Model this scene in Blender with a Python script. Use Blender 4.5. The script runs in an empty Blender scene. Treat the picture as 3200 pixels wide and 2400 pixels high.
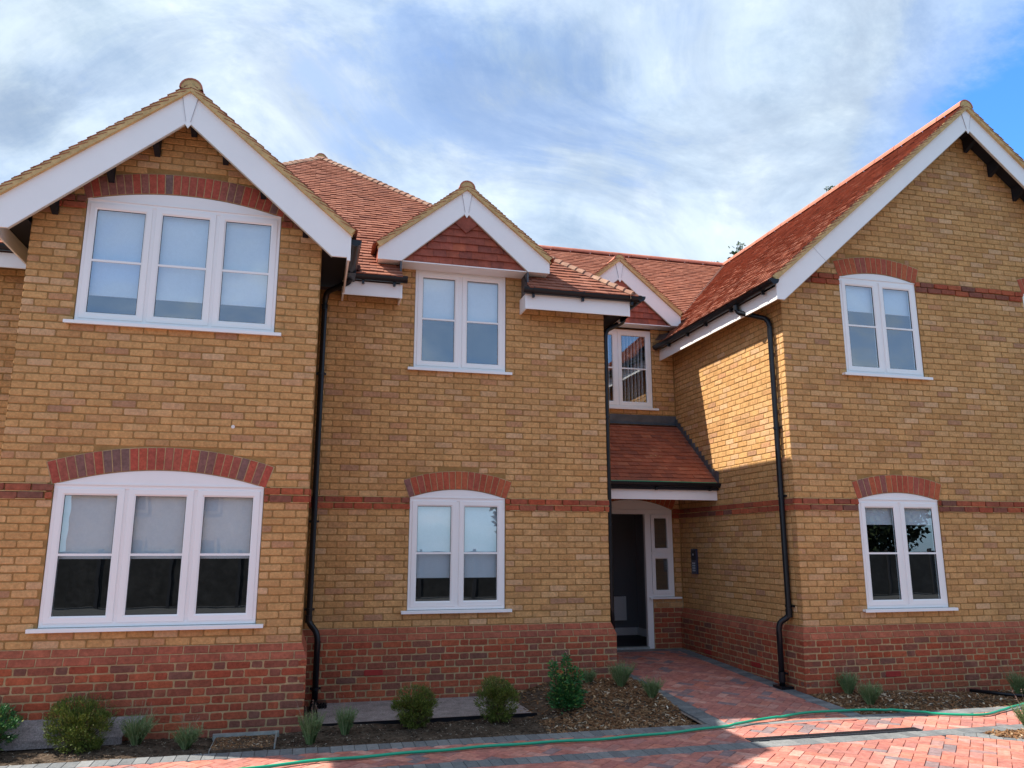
import bpy, math, random
from mathutils import Vector, Matrix
R = math.radians
rnd = random.Random(7)
C = bpy.context.scene.collection
scn = bpy.context.scene

# ------------------------------------------------------------------ camera, light
F_PX, PITCH, YAW, ROLL, DIST, EYE = 2460.0, .2031, .2501, -.0008, 8.32, .9228
cam = bpy.data.cameras.new('camera')
camo = bpy.data.objects.new('camera', cam); C.objects.link(camo)
cam.sensor_width = 36; cam.lens = F_PX / 3200 * 36
cam.clip_start = .05; cam.clip_end = 3000
camo.location = (0, -DIST, EYE)
camo.rotation_euler = (Matrix.Rotation(-YAW, 3, 'Z') @ Matrix.Rotation(math.pi/2 + PITCH, 3, 'X') @ Matrix.Rotation(-ROLL, 3, 'Z')).to_euler()
scn.camera = camo

SUN = Vector((.36, -.157, -.5)).normalized()          # direction the light travels
sun = bpy.data.lights.new('sun', 'SUN'); sun.energy = 4.6; sun.angle = R(.55); sun.color = (1, .93, .82)
suno = bpy.data.objects.new('sun', sun); C.objects.link(suno)
suno.rotation_euler = (-SUN).to_track_quat('Z', 'Y').to_euler(); suno.location = (-10, 5, 20)

scn.view_settings.view_transform = 'Standard'; scn.view_settings.look = 'None'
scn.view_settings.exposure = .95; scn.view_settings.gamma = 1; scn.view_settings.use_curve_mapping = False
scn.render.engine = 'CYCLES'

w = bpy.data.worlds.new('World'); scn.world = w; w.use_nodes = True
nt = w.node_tree; nt.nodes.clear()
def wn(t, **k):
    n = nt.nodes.new(t)
    for a, b in k.items(): setattr(n, a, b)
    return n
out = wn('ShaderNodeOutputWorld'); bg = wn('ShaderNodeBackground'); bg.inputs[1].default_value = .15
sky = wn('ShaderNodeTexSky', sky_type='NISHITA', sun_disc=False)
sky.sun_elevation = math.asin(-SUN.z); sky.sun_rotation = math.atan2(-SUN.x, -SUN.y)
sky.air_density = 1.0; sky.dust_density = .6; sky.ozone_density = 1.6
tc = wn('ShaderNodeTexCoord'); sep = wn('ShaderNodeSeparateXYZ'); nt.links.new(tc.outputs['Generated'], sep.inputs[0])
def wmath(op, a, b=None, c=None, clamp=False):
    n = wn('ShaderNodeMath', operation=op); n.use_clamp = clamp
    for i, v in enumerate((a, b, c)):
        if v is None: continue
        if isinstance(v, (int, float)): n.inputs[i].default_value = v
        else: nt.links.new(v, n.inputs[i])
    return n.outputs[0]
zz = wmath('ADD', wmath('MAXIMUM', sep.outputs[2], 0.0), .50)
px = wmath('DIVIDE', sep.outputs[0], zz); py = wmath('DIVIDE', sep.outputs[1], zz)
cmb = wn('ShaderNodeCombineXYZ'); nt.links.new(px, cmb.inputs[0]); nt.links.new(py, cmb.inputs[1])
def wnoise(scale, detail, rough, dist, off, sx=1, rot=0):
    m = wn('ShaderNodeMapping'); m.inputs['Location'].default_value = off; m.inputs['Scale'].default_value = (sx, 1, 1); m.inputs['Rotation'].default_value = (0, 0, rot)
    nt.links.new(cmb.outputs[0], m.inputs[0])
    n = wn('ShaderNodeTexNoise'); n.inputs['Scale'].default_value = scale; n.inputs['Detail'].default_value = detail
    n.inputs['Roughness'].default_value = rough; n.inputs['Distortion'].default_value = dist
    nt.links.new(m.outputs[0], n.inputs['Vector']); return n.outputs[0]
n1 = wnoise(1.9, 10, .58, .4, (3.1, 1.4, 0), .85, .5)
n2 = wnoise(4.2, 10, .64, .6, (7.3, 2.2, 0), .6, .6)
n3 = wnoise(3.3, 10, .62, .3, (1.7, 9.2, 0))
def wramp(v, stops, interp='EASE'):
    r = wn('ShaderNodeValToRGB'); r.color_ramp.interpolation = interp
    e = r.color_ramp.elements
    while len(e) < len(stops): e.new(.5)
    for i, (p, c) in enumerate(stops): e[i].position = p; e[i].color = (c[0], c[1], c[2], 1) if not isinstance(c, (int, float)) else (c, c, c, 1)
    nt.links.new(v, r.inputs[0]); return r.outputs[0]
# veil is thicker to the west (left of the facade) and opens into blue to the north-east
side = wmath('MULTIPLY', wmath('MULTIPLY', wmath('MAXIMUM', sep.outputs[1], 0.0), 1.7), wmath('MULTIPLY', wmath('MAXIMUM', wmath('SUBTRACT', sep.outputs[0], .565), 0.0), -3.4))
back = wmath('MULTIPLY', wmath('MAXIMUM', wmath('MULTIPLY', sep.outputs[1], -1.0), 0.0), -.13)
cov = wmath('ADD', wmath('ADD', wmath('ADD', wmath('MULTIPLY', n1, .45), wmath('MULTIPLY', n2, .62)), side), back)
mask = wramp(cov, [(.14, .0), (.31, .52), (.43, .72), (.52, .90), (.62, 1.0)])
shade = wramp(n3, [(.36, (2.85, 3.25, 3.58)), (.48, (2.35, 2.80, 3.22)), (.62, (1.85, 2.32, 2.80))])
# one darker grey cloud overhead
def blob(cx, cy, r0, r1, amt):
    n4 = wmath('MULTIPLY', wmath('SUBTRACT', n2, .5), .40)
    dx_ = wmath('SUBTRACT', px, cx); dy_ = wmath('MULTIPLY', wmath('SUBTRACT', py, cy), 1.25)
    dd = wmath('ADD', wmath('SQRT', wmath('ADD', wmath('MULTIPLY', dx_, dx_), wmath('MULTIPLY', dy_, dy_))), n4)
    mr = wn('ShaderNodeMapRange', interpolation_type='SMOOTHSTEP'); mr.inputs[1].default_value = r0; mr.inputs[2].default_value = r1
    mr.inputs[3].default_value = 1-amt; mr.inputs[4].default_value = 1; nt.links.new(dd, mr.inputs[0]); return mr.outputs[0]
darks = wmath('MULTIPLY', blob(.215, .785, .0, .15, .22), blob(-.355, .91, .0, .12, .22))
shade2 = wramp(n2, [(.36, .80), (.64, 1.18)])
mulc = wn('ShaderNodeMixRGB', blend_type='MULTIPLY'); mulc.inputs[0].default_value = 1
nt.links.new(shade, mulc.inputs[1]); nt.links.new(shade2, mulc.inputs[2])
tint = wn('ShaderNodeMixRGB', blend_type='MULTIPLY'); tint.inputs[0].default_value = 1; tint.inputs[2].default_value = (.40, .82, 1.30, 1)
nt.links.new(sky.outputs[0], tint.inputs[1])
mix = wn('ShaderNodeMixRGB'); nt.links.new(mask, mix.inputs[0]); nt.links.new(tint.outputs[0], mix.inputs[1]); dk = wn('ShaderNodeMixRGB', blend_type='MULTIPLY'); dk.inputs[0].default_value = 1; nt.links.new(mulc.outputs[0], dk.inputs[1]); nt.links.new(darks, dk.inputs[2]); nt.links.new(dk.outputs[0], mix.inputs[2])
nt.links.new(mix.outputs[0], bg.inputs[0]); nt.links.new(bg.outputs[0], out.inputs[0])

# ------------------------------------------------------------------ materials
MATS = {}
def mat(name, base=(.5, .5, .5), rough=.7, spec=.3, ramp=None, noise=None, bump=None, metal=0, hashed=False, noise_amt=.25, coat=0):
    """ramp: list of (pos, rgb) picked at random per piece; noise: scale of fine mottling; bump: (scale, strength)"""
    m = bpy.data.materials.new(name); m.use_nodes = True; t = m.node_tree
    b = t.nodes['Principled BSDF']; L = t.links.new; N = t.nodes.new
    b.inputs['Roughness'].default_value = rough; b.inputs['Specular IOR Level'].default_value = spec; b.inputs['Metallic'].default_value = metal
    geo = N('ShaderNodeNewGeometry')
    if ramp:
        oi = N('ShaderNodeObjectInfo'); ad = N('ShaderNodeMath'); ad.operation = 'ADD'
        L(geo.outputs['Random Per Island'], ad.inputs[0]); L(oi.outputs['Random'], ad.inputs[1])
        fr = N('ShaderNodeMath'); fr.operation = 'FRACT'; L(ad.outputs[0], fr.inputs[0])
        r = N('ShaderNodeValToRGB'); e = r.color_ramp.elements
        while len(e) < len(ramp): e.new(.5)
        for i, (p, c) in enumerate(ramp): e[i].position = p; e[i].color = (*c, 1)
        L(fr.outputs[0], r.inputs[0]); col = r.outputs[0]
    else:
        rgb = N('ShaderNodeRGB'); rgb.outputs[0].default_value = (*base, 1); col = rgb.outputs[0]
    if noise:
        for k, (sc, am) in enumerate(((noise, noise_amt), (noise * .42, noise_amt * .8), (noise * .06, noise_amt * .6))):
            n = N('ShaderNodeTexNoise'); n.inputs['Scale'].default_value = sc; n.inputs['Detail'].default_value = 6; n.inputs['Roughness'].default_value = .65
            L(geo.outputs['Position'], n.inputs['Vector'])
            mr = N('ShaderNodeMapRange'); mr.inputs[1].default_value = .3; mr.inputs[2].default_value = .7
            mr.inputs[3].default_value = 1 - am; mr.inputs[4].default_value = 1 + am
            L(n.outputs[0], mr.inputs[0])
            mx = N('ShaderNodeMixRGB'); mx.blend_type = 'MULTIPLY'; mx.inputs[0].default_value = 1
            L(col, mx.inputs[1]); L(mr.outputs[0], mx.inputs[2]); col = mx.outputs[0]
    L(col, b.inputs['Base Color'])
    if bump:
        n = N('ShaderNodeTexNoise'); n.inputs['Scale'].default_value = bump[0]; n.inputs['Detail'].default_value = 6
        L(geo.outputs['Position'], n.inputs['Vector'])
        bp = N('ShaderNodeBump'); bp.inputs['Strength'].default_value = bump[1]; bp.inputs['Distance'].default_value = .01
        L(n.outputs[0], bp.inputs['Height']); L(bp.outputs[0], b.inputs['Normal'])
    MATS[name] = m; return m

mat('yellow_brick', ramp=[(0, (0.540, 0.300, 0.121)), (.2, (0.585, 0.336, 0.139)), (.38, (0.503, 0.272, 0.106)), (.54, (0.594, 0.356, 0.166)), (.68, (0.548, 0.308, 0.125)), (.80, (0.457, 0.248, 0.109)), (.90, (0.606, 0.384, 0.211)), (.95, (0.503, 0.264, 0.129)), (1, (0.403, 0.224, 0.129))], rough=.9, spec=.15, noise=38, noise_amt=.19, bump=(55, .6))
mat('red_brick', ramp=[(0, (.37, .085, .045)), (.2, (.30, .075, .042)), (.4, (.41, .11, .052)), (.55, (.33, .10, .056)), (.68, (.25, .08, .052)), (.78, (.19, .088, .065)), (.86, (.38, .082, .038)), (.94, (.22, .092, .065)), (1, (.39, .115, .056))], rough=.88, spec=.15, noise=34, noise_amt=.22, bump=(55, .5))
mat('arch_brick', ramp=[(0, (.42, .10, .055)), (.25, (.36, .085, .05)), (.5, (.46, .13, .06)), (.75, (.40, .10, .06)), (.9, (.30, .10, .08)), (1, (.20, .11, .10))], rough=.85, spec=.15, noise=34, noise_amt=.18, bump=(55, .4))
mat('arch_brick_mixed', ramp=[(0, (.42, .09, .06)), (.3, (.34, .085, .06)), (.5, (.44, .10, .06)), (.68, (.26, .11, .09)), (.85, (.18, .12, .11)), (1, (.36, .09, .06))], rough=.85, spec=.15, noise=34, noise_amt=.22, bump=(55, .4))
mat('coping_brick', ramp=[(0, (.37, .105, .06)), (.4, (.31, .09, .053)), (.7, (.40, .125, .068)), (1, (.28, .088, .057))], rough=.85, spec=.15, noise=34, noise_amt=.24, bump=(55, .4))
mat('mortar', (.32, .190, .074), rough=.95, spec=.05, noise=20, noise_amt=.15, bump=(120, .3))
mat('plinth_mortar', (.42, .295, .16), rough=.95, spec=.05, noise=20, noise_amt=.2, bump=(120, .3))
mat('verge_mortar', (.57, .40, .19), rough=.95, spec=.05, noise=14, noise_amt=.16, bump=(90, .3))
mat('bonnet_mortar', (.48, .36, .24), rough=.95, spec=.05, noise=14, noise_amt=.2)
mat('roof_tile', ramp=[(0, (.33, .125, .078)), (.25, (.285, .108, .068)), (.5, (.36, .145, .092)), (.7, (.255, .096, .063)), (.88, (.39, .165, .108)), (1, (.225, .088, .062))], rough=.92, spec=.12, noise=16, noise_amt=.13, bump=(60, .3))
mat('bonnet', ramp=[(0, (.32, .14, .09)), (.5, (.36, .21, .14)), (1, (.25, .11, .075))], rough=.9, noise=16, noise_amt=.2)
mat('roof_tile_dark', ramp=[(0, (.34, .110, .06)), (.35, (.28, .09, .055)), (.7, (.38, .125, .07)), (.9, (.23, .08, .055)), (1, (.43, .16, .09))], rough=.8, spec=.25, noise=16, noise_amt=.16, bump=(60, .3))
mat('hanging_tile', ramp=[(0, (.31, .085, .055)), (.3, (.23, .07, .05)), (.6, (.36, .095, .055)), (.85, (.27, .075, .05)), (1, (.40, .11, .055))], rough=.8, spec=.25, noise=12, noise_amt=.25, bump=(60, .3))
mat('apex_hanging', (.27, .078, .052), rough=.8, spec=.25, noise=12, noise_amt=.25)
mat('roof_underlay', (.09, .035, .025), rough=.95)
mat('ridge_tile', ramp=[(0, (.50, .17, .11)), (.5, (.42, .14, .09)), (1, (.55, .20, .13))], rough=.8, noise=14, noise_amt=.12)
mat('white_plastic', (.87, .88, .88), rough=.35, spec=.4, noise=1.5, noise_amt=.015)
mat('white_board', (.86, .87, .87), rough=.45, spec=.3, noise=2.5, noise_amt=.02)
mat('shaded_board', (.52, .48, .40), rough=.8, noise=30, noise_amt=.1)  # white board in shade, the shade put into the colour
mat('seam', (.42, .42, .45), rough=.8)
mat('black_plastic', (.008, .010, .014), rough=.28, spec=.35, noise=5, noise_amt=.2)
mat('black_timber', (.012, .013, .018), rough=.7)
mat('gasket', (.02, .022, .03), rough=.6)
mat('lead', (.075, .085, .10), rough=.5, spec=.5, noise=7, noise_amt=.3)
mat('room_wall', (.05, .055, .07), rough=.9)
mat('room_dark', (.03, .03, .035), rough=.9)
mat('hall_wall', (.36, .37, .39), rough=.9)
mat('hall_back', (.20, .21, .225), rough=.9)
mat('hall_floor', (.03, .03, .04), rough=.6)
mat('blind_fabric', (.80, .81, .83), rough=.9, noise=60, noise_amt=.03)
mat('soil', (.085, .062, .045), rough=1, spec=.05, noise=22, noise_amt=.5, bump=(40, 1.0))
mat('chips', ramp=[(0, (.25, .125, .06)), (.35, (.15, .075, .038)), (.6, (.33, .19, .095)), (.8, (.115, .062, .036)), (.94, (.50, .36, .22)), (1, (.68, .60, .48))], rough=.9, spec=.1)
mat('stones', ramp=[(0, (.4, .34, .26)), (.5, (.25, .2, .15)), (1, (.6, .55, .45))], rough=.9)
mat('gravel_strip', (.30, .26, .25), rough=1, spec=.1, noise=160, noise_amt=.45, bump=(150, 1.0))
mat('charcoal_block', ramp=[(0, (.13, .137, .143)), (.5, (.17, .178, .182)), (1, (.22, .224, .222))], rough=.85, noise=45, noise_amt=.2, bump=(120, .4))
mat('paver', ramp=[(0, (.46, .175, .135)), (.2, (.38, .145, .12)), (.4, (.53, .23, .175)), (.6, (.47, .165, .115)), (.75, (.36, .155, .135)), (.86, (.57, .29, .23)), (.93, (.27, .17, .165)), (1, (.22, .17, .175))], rough=.82, spec=.25, noise=26, noise_amt=.24, bump=(100, .4))
mat('sand_joint', (.24, .19, .16), rough=1, noise=60, noise_amt=.3)
mat('hose_green', (.005, .36, .20), rough=.32, spec=.5)
mat('steel', (.42, .47, .46), rough=.45, metal=.6, noise=20, noise_amt=.2)
mat('drain_grate', (.035, .04, .05), rough=.5, spec=.4)
mat('bark', (.11, .075, .05), rough=.95, noise=30, noise_amt=.3)
mat('leaf_olive', ramp=[(0, (.075, .115, .018)), (.4, (.14, .19, .026)), (.72, (.045, .07, .016)), (.93, (.25, .27, .05)), (1, (.13, .08, .035))], rough=.6, spec=.3)
mat('leaf_green', ramp=[(0, (.03, .13, .035)), (.45, (.06, .21, .055)), (.8, (.02, .075, .025)), (.95, (.17, .33, .07)), (1, (.35, .32, .08))], rough=.45, spec=.4)
mat('leaf_sage', ramp=[(0, (.16, .24, .09)), (.5, (.11, .18, .07)), (.85, (.25, .33, .15)), (1, (.30, .30, .16))], rough=.7, spec=.2)
mat('leaf_tree', ramp=[(0, (.04, .08, .03)), (.5, (.07, .12, .045)), (1, (.10, .15, .06))], rough=.6)
mat('stalk', ramp=[(0, (.22, .18, .13)), (1, (.30, .24, .18))], rough=.9)
mat('flower_tip', ramp=[(0, (.30, .14, .13)), (1, (.42, .30, .22))], rough=.9)
mat('navy_panel', (.02, .03, .07), rough=.3, spec=.5)
mat('panel_steel', (.45, .48, .55), rough=.3, metal=.5)
mat('leaf_hedge', ramp=[(0, (.012, .022, .010)), (.6, (.022, .036, .015)), (1, (.04, .055, .02))], rough=.6)
mat('added_fence_dark', (.025, .024, .024), rough=.8, noise=6, noise_amt=.5)  # near-black colour of the added fence, keeps its reflection dark
mat('asphalt', (.06, .06, .062), rough=.95, noise=80, noise_amt=.3)
mat('opposite_brick', (.25, .17, .11), rough=.9, noise=8, noise_amt=.3)
mat('render_white', (.75, .73, .70), rough=.9)

gm = bpy.data.materials.new('window_glass'); gm.use_nodes = True; t = gm.node_tree; t.nodes.clear()
o_ = t.nodes.new('ShaderNodeOutputMaterial'); mx_ = t.nodes.new('ShaderNodeMixShader'); tr_ = t.nodes.new('ShaderNodeBsdfTransparent')
gl_ = t.nodes.new('ShaderNodeBsdfGlossy'); gl_.inputs['Roughness'].default_value = .0; lw_ = t.nodes.new('ShaderNodeLayerWeight'); lw_.inputs[0].default_value = .5; pw_ = t.nodes.new('ShaderNodeMath'); pw_.operation = 'POWER'; pw_.inputs[1].default_value = 5
fr_ = t.nodes.new('ShaderNodeMath'); fr_.operation = 'MULTIPLY_ADD'; fr_.inputs[1].default_value = .74; fr_.inputs[2].default_value = .26
t.links.new(lw_.outputs['Facing'], pw_.inputs[0]); t.links.new(pw_.outputs[0], fr_.inputs[0])
tr_.inputs[0].default_value = (.80, .90, .95, 1); gl_.inputs[0].default_value = (.92, .97, 1, 1)
gg = t.nodes.new('ShaderNodeNewGeometry'); gn = t.nodes.new('ShaderNodeTexNoise'); gn.inputs['Scale'].default_value = 2.2
gb = t.nodes.new('ShaderNodeBump'); gb.inputs['Strength'].default_value = .02; gb.inputs['Distance'].default_value = .03
t.links.new(gg.outputs['Position'], gn.inputs['Vector']); t.links.new(gn.outputs[0], gb.inputs['Height']); t.links.new(gb.outputs[0], gl_.inputs['Normal'])
t.links.new(fr_.outputs[0], mx_.inputs[0]); t.links.new(tr_.outputs[0], mx_.inputs[1]); t.links.new(gl_.outputs[0], mx_.inputs[2]); t.links.new(mx_.outputs[0], o_.inputs[0])
MATS['glass'] = gm

# ------------------------------------------------------------------ mesh helpers
class MB:
    def __init__(s): s.v = []; s.f = []
    def add(s, vs, fs):
        o = len(s.v); s.v.extend([tuple(p) for p in vs]); s.f.extend([tuple(i + o for i in f) for f in fs]); return s
    def box(s, x0, x1, y0, y1, z0, z1):
        return s.add([(x0,y0,z0),(x1,y0,z0),(x1,y1,z0),(x0,y1,z0),(x0,y0,z1),(x1,y0,z1),(x1,y1,z1),(x0,y1,z1)],
                     [(0,3,2,1),(4,5,6,7),(0,1,5,4),(1,2,6,5),(2,3,7,6),(3,0,4,7)])
    def quad(s, *p): return s.add(p, [tuple(range(len(p)))])
    def prism_y(s, poly, y0, y1):          # poly in (x,z)
        n = len(poly)
        return s.add([(x, y0, z) for x, z in poly] + [(x, y1, z) for x, z in poly],
                     [tuple(range(n)), tuple(range(2*n-1, n-1, -1))] + [(i, i+n, (i+1) % n + n, (i+1) % n) for i in range(n)])
    def prism_z(s, poly, z0, z1):          # poly in (x,y), z may be functions
        n = len(poly); f0 = z0 if callable(z0) else (lambda x, y: z0); f1 = z1 if callable(z1) else (lambda x, y: z1)
        return s.add([(x, y, f0(x, y)) for x, y in poly] + [(x, y, f1(x, y)) for x, y in poly],
                     [tuple(range(n-1, -1, -1)), tuple(range(n, 2*n))] + [(i, (i+1) % n, (i+1) % n + n, i+n) for i in range(n)])
    def tube(s, pts, r, seg=10, caps=True):
        pts = [Vector(p) for p in pts]; rings = []
        up = Vector((0, 0, 1))
        for i, p in enumerate(pts):
            d = (pts[min(i+1, len(pts)-1)] - pts[max(i-1, 0)]).normalized()
            a = d.cross(up)
            if a.length < .05: a = d.cross(Vector((1, 0, 0)))
            if rings and a.dot(pa) < 0: a = -a
            a.normalize(); pa = a; b = d.cross(a)
            rr = r[i] if isinstance(r, (list, tuple)) else r
            rings.append([p + a * rr * math.cos(2*math.pi*k/seg) + b * rr * math.sin(2*math.pi*k/seg) for k in range(seg)])
        vs = [v for g in rings for v in g]; fs = []
        for i in range(len(pts)-1):
            for k in range(seg): fs.append((i*seg+k, i*seg+(k+1) % seg, (i+1)*seg+(k+1) % seg, (i+1)*seg+k))
        if caps: fs += [tuple(range(seg-1, -1, -1)), tuple(range((len(pts)-1)*seg, len(pts)*seg))]
        return s.add(vs, fs)
    def mesh(s, name, m):
        me = bpy.data.meshes.new(name); me.from_pydata(s.v, [], s.f); me.update()
        if m: me.materials.append(MATS[m])
        return me
    def build(s, name, m, parent=None, smooth=False, **props):
        me = s.mesh(name, m)
        if smooth: me.polygons.foreach_set('use_smooth', [True] * len(me.polygons))
        o = bpy.data.objects.new(name, me); C.objects.link(o)
        if parent: o.parent = parent
        for k, v in props.items(): o[k] = v
        return o
def empty(name, loc=(0, 0, 0), **props):
    o = bpy.data.objects.new(name, None); C.objects.link(o); o.location = loc
    o.empty_display_size = .2
    for k, v in props.items(): o[k] = v
    return o
def project(p):
    dx, dy, dz = p[0], p[1] + DIST, p[2] - EYE
    c, s = math.cos(YAW), math.sin(YAW); r = dx*c - dy*s; d = dx*s + dy*c
    c, s = math.cos(PITCH), math.sin(PITCH); fw = d*c + dz*s; up = -d*s + dz*c
    if fw < .1: return None
    return 1600 + F_PX*r/fw, 1200 - F_PX*up/fw

# pieces: kind -> list of (key, local verts, faces, location, parent, material, normal)
PIECES = {}
def piece(kind, key, vs, fs, loc, parent, m, nrm, size):
    PIECES.setdefault(kind, []).append((key, vs, fs, loc, parent, m, nrm, size))
def flush_pieces(kind, owner, rest_name, limit=300, rest_label=None):
    lst = PIECES.pop(kind, [])
    sc = []
    for i, it in enumerate(lst):
        q = project(it[3]); a = 0
        if q and -40 < q[0] < 3240 and -30 < q[1] < 2430:
            view = Vector(it[3]) - Vector((0, -DIST, EYE)); d = view.length
            fac = -view.normalized().dot(it[6])
            if fac > .02: a = it[7] * fac / d / d
        sc.append((a, i))
    sc.sort(reverse=True)
    top = set(i for a, i in sc[:limit] if a > 0)
    cache = {}; rest = {}
    for i, (key, vs, fs, loc, parent, m, nrm, size) in enumerate(lst):
        if i in top:
            me = cache.get(key) if key is not None else None
            if me is None:
                b = MB(); b.add(vs, fs); me = b.mesh(kind, m)
                if key is not None: cache[key] = me
            o = bpy.data.objects.new(kind, me); C.objects.link(o); o.location = loc; o.parent = parent
        else:
            b = rest.setdefault(m, MB()); b.add([(v[0]+loc[0], v[1]+loc[1], v[2]+loc[2]) for v in vs], fs)
    if rest:                                     # one part, several material slots
        ms = list(rest); al = MB(); idx = []
        for k, m in enumerate(ms):
            al.add(rest[m].v, rest[m].f); idx += [k] * len(rest[m].f)
        o = al.build(rest_name, None, owner, kind='stuff')
        for m in ms: o.data.materials.append(MATS[m])
        o.data.polygons.foreach_set('material_index', idx)

# ------------------------------------------------------------------ wall faces
# a face maps (u, z, d) to the world; d is the distance proud of the face
class Face:
    def __init__(s, kind, pos): s.kind = kind; s.pos = pos
    def P(s, u, z, d):
        if s.kind == 'front': return (u, s.pos - d, z)
        if s.kind == 'west': return (s.pos - d, u, z)
        return (s.pos + d, u, z)
    @property
    def N(s): return Vector({'front': (0, -1, 0), 'west': (-1, 0, 0), 'east': (1, 0, 0)}[s.kind])
def V3(face, u, z, d): return Vector(face.P(u, z, d)) - Vector(face.P(0, 0, 0))
BV = {}
def brick_geo(face, L, H, d, back, variant, c=.009):
    """rounded slip centred on (0,0)"""
    r = random.Random(hash((round(L, 3), variant)) & 0xffff)
    j = lambda a=.0032: r.uniform(-a, a)
    hx, hz = L/2-.001, H/2-.0015
    oc = [(-hx+c+j(), -hz+j()), (hx-c+j(), -hz+j()), (hx+j(), -hz+c+j()), (hx+j(), hz-c+j()), (hx-c+j(), hz+j()), (-hx+c+j(), hz+j()), (-hx+j(), hz-c+j()), (-hx+j(), -hz+c+j())]
    e = .0045; dj = j(.003)
    rings = [[(u*(1-e/hx*1.2), z*(1-e/hz), d+dj) for u, z in oc], [(u, z, d+dj-.004) for u, z in oc], [(u, z, back) for u, z in oc]]
    vs = [tuple(V3(face, u, z, q)) for g in rings for u, z, q in g]
    fs = [tuple(range(8))]
    for a in (0, 8):
        for k in range(8): fs.append((a+k, a+8+k, a+8+(k+1) % 8, a+(k+1) % 8))
    return vs, fs
def put_brick(face, u0, u1, z0, z1, kind, parent, m, d=0, back=-.05):
    L = u1-u0
    if L < .022: return
    L = round(L/.005)*.005; var = rnd.randrange(6)
    key = (face.kind, L, round(z1-z0, 3), round(d, 3), var, m)
    g = BV.get(key + (back,))
    if g is None: g = BV[key + (back,)] = brick_geo(face, L, z1-z0, d, back, var)
    piece(kind, key + (back,), g[0], g[1], face.P((u0+u1)/2, (z0+z1)/2, 0), parent, m, face.N, (u1-u0)*(z1-z0))
def put_poly(face, pts, kind, parent, m, back=-.05, inset=.004, key=None):
    """pts: [(u,z,d)...] front polygon with per-corner depth"""
    n = len(pts); cu = sum(p[0] for p in pts)/n; cz = sum(p[1] for p in pts)/n
    front = [(u+(cu-u)*inset/max(abs(u-cu), .01), z+(cz-z)*inset/max(abs(z-cz), .01), d) for u, z, d in pts]
    mid = [(u, z, d-.004) for u, z, d in pts]; bk = [(u, z, back) for u, z, d in pts]
    vs = [tuple(V3(face, u-cu, z-cz, d)) for g in (front, mid, bk) for u, z, d in g]
    fs = [tuple(range(n))]
    for a in (0, n):
        for k in range(n): fs.append((a+k, a+n+k, a+n+(k+1) % n, a+(k+1) % n))
    us = [p[0] for p in pts]; zs = [p[1] for p in pts]
    piece(kind, key, vs, fs, face.P(cu, cz, 0), parent, m, face.N, (max(us)-min(us))*(max(zs)-min(zs)))

class Opening:
    def __init__(s, u0, u1, z0, z1, rise=0):
        s.u0, s.u1, s.z0, s.z1, s.rise = u0, u1, z0, z1, rise
        s.c = (u0+u1)/2; s.w = (u1-u0)/2
        if rise:
            s.R = (s.w**2 + rise**2)/(2*rise); s.zc = z1 + rise - s.R; s.th = math.asin(s.w/s.R)
    def intr(s, u): return s.zc + math.sqrt(max(s.R**2 - (u-s.c)**2, 0)) if s.rise else s.z1
    def cut(s, z):
        """half open interval of u taken at height z"""
        if s.z0 <= z <= s.z1: return (s.u0-.002, s.u1+.002)
        if s.rise and s.z1 < z < s.z1 + s.rise + .235:
            Ro = s.R + .232; q = Ro**2 - (z - s.zc)**2
            if q <= 0: return None
            h = min(math.sqrt(q), s.w + .012 + (z - s.z1)*math.tan(s.th))
            return (s.c-h, s.c+h)
        return None
def subtract(rng, cuts):
    out_ = [rng]
    for c in cuts:
        if c is None: continue
        nx = []
        for a, b in out_:
            if c[1] <= a or c[0] >= b: nx.append((a, b)); continue
            if c[0] > a: nx.append((a, c[0]))
            if c[1] < b: nx.append((c[1], b))
        out_ = nx
    return out_
def lay(face, k0, k1, rng, openings, kind, parent, m, bond='stretcher', d=0, start=0, back=-.05, alt=False):
    """courses k0..k1-1; rng(z) -> (u0,u1) or list"""
    for k in range(k0, k1):
        z0, z1 = .075*k + .005, .075*k + .070
        zb = z0 + .01
        rs = rng(z0 + .03) if callable(rng) else rng
        if rs is None: continue
        if isinstance(rs, tuple): rs = [rs]
        for r0 in rs:
            for a, b in subtract(r0, [o.cut(zb) or o.cut(z1-.01) for o in openings]):
                if b - a < .03: continue
                if bond == 'stretcher': seq = [.225]; off = .1125 if k % 2 else 0
                else: seq = [.225, .1125]; off = .16875 if k % 2 else 0
                P = sum(seq); u = start - off - P; i = 0
                n = math.floor((a - u)/P) - 1; u += n*P
                while u < b:
                    e = u + seq[i % len(seq)]; i += 1
                    x0, x1 = max(u, a) , min(e, b)
                    if x1 - x0 > .035:
                        q0 = x0 + (.005 if x0 > a + 1e-6 else 0.0); q1 = x1 - (.005 if x1 < b - 1e-6 else 0.0)
                        jz = rnd.uniform(-.0015, .0015)
                        put_brick(face, q0, q1, z0+jz, z1+jz, kind, parent, m, d, back)
                    u = e
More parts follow.
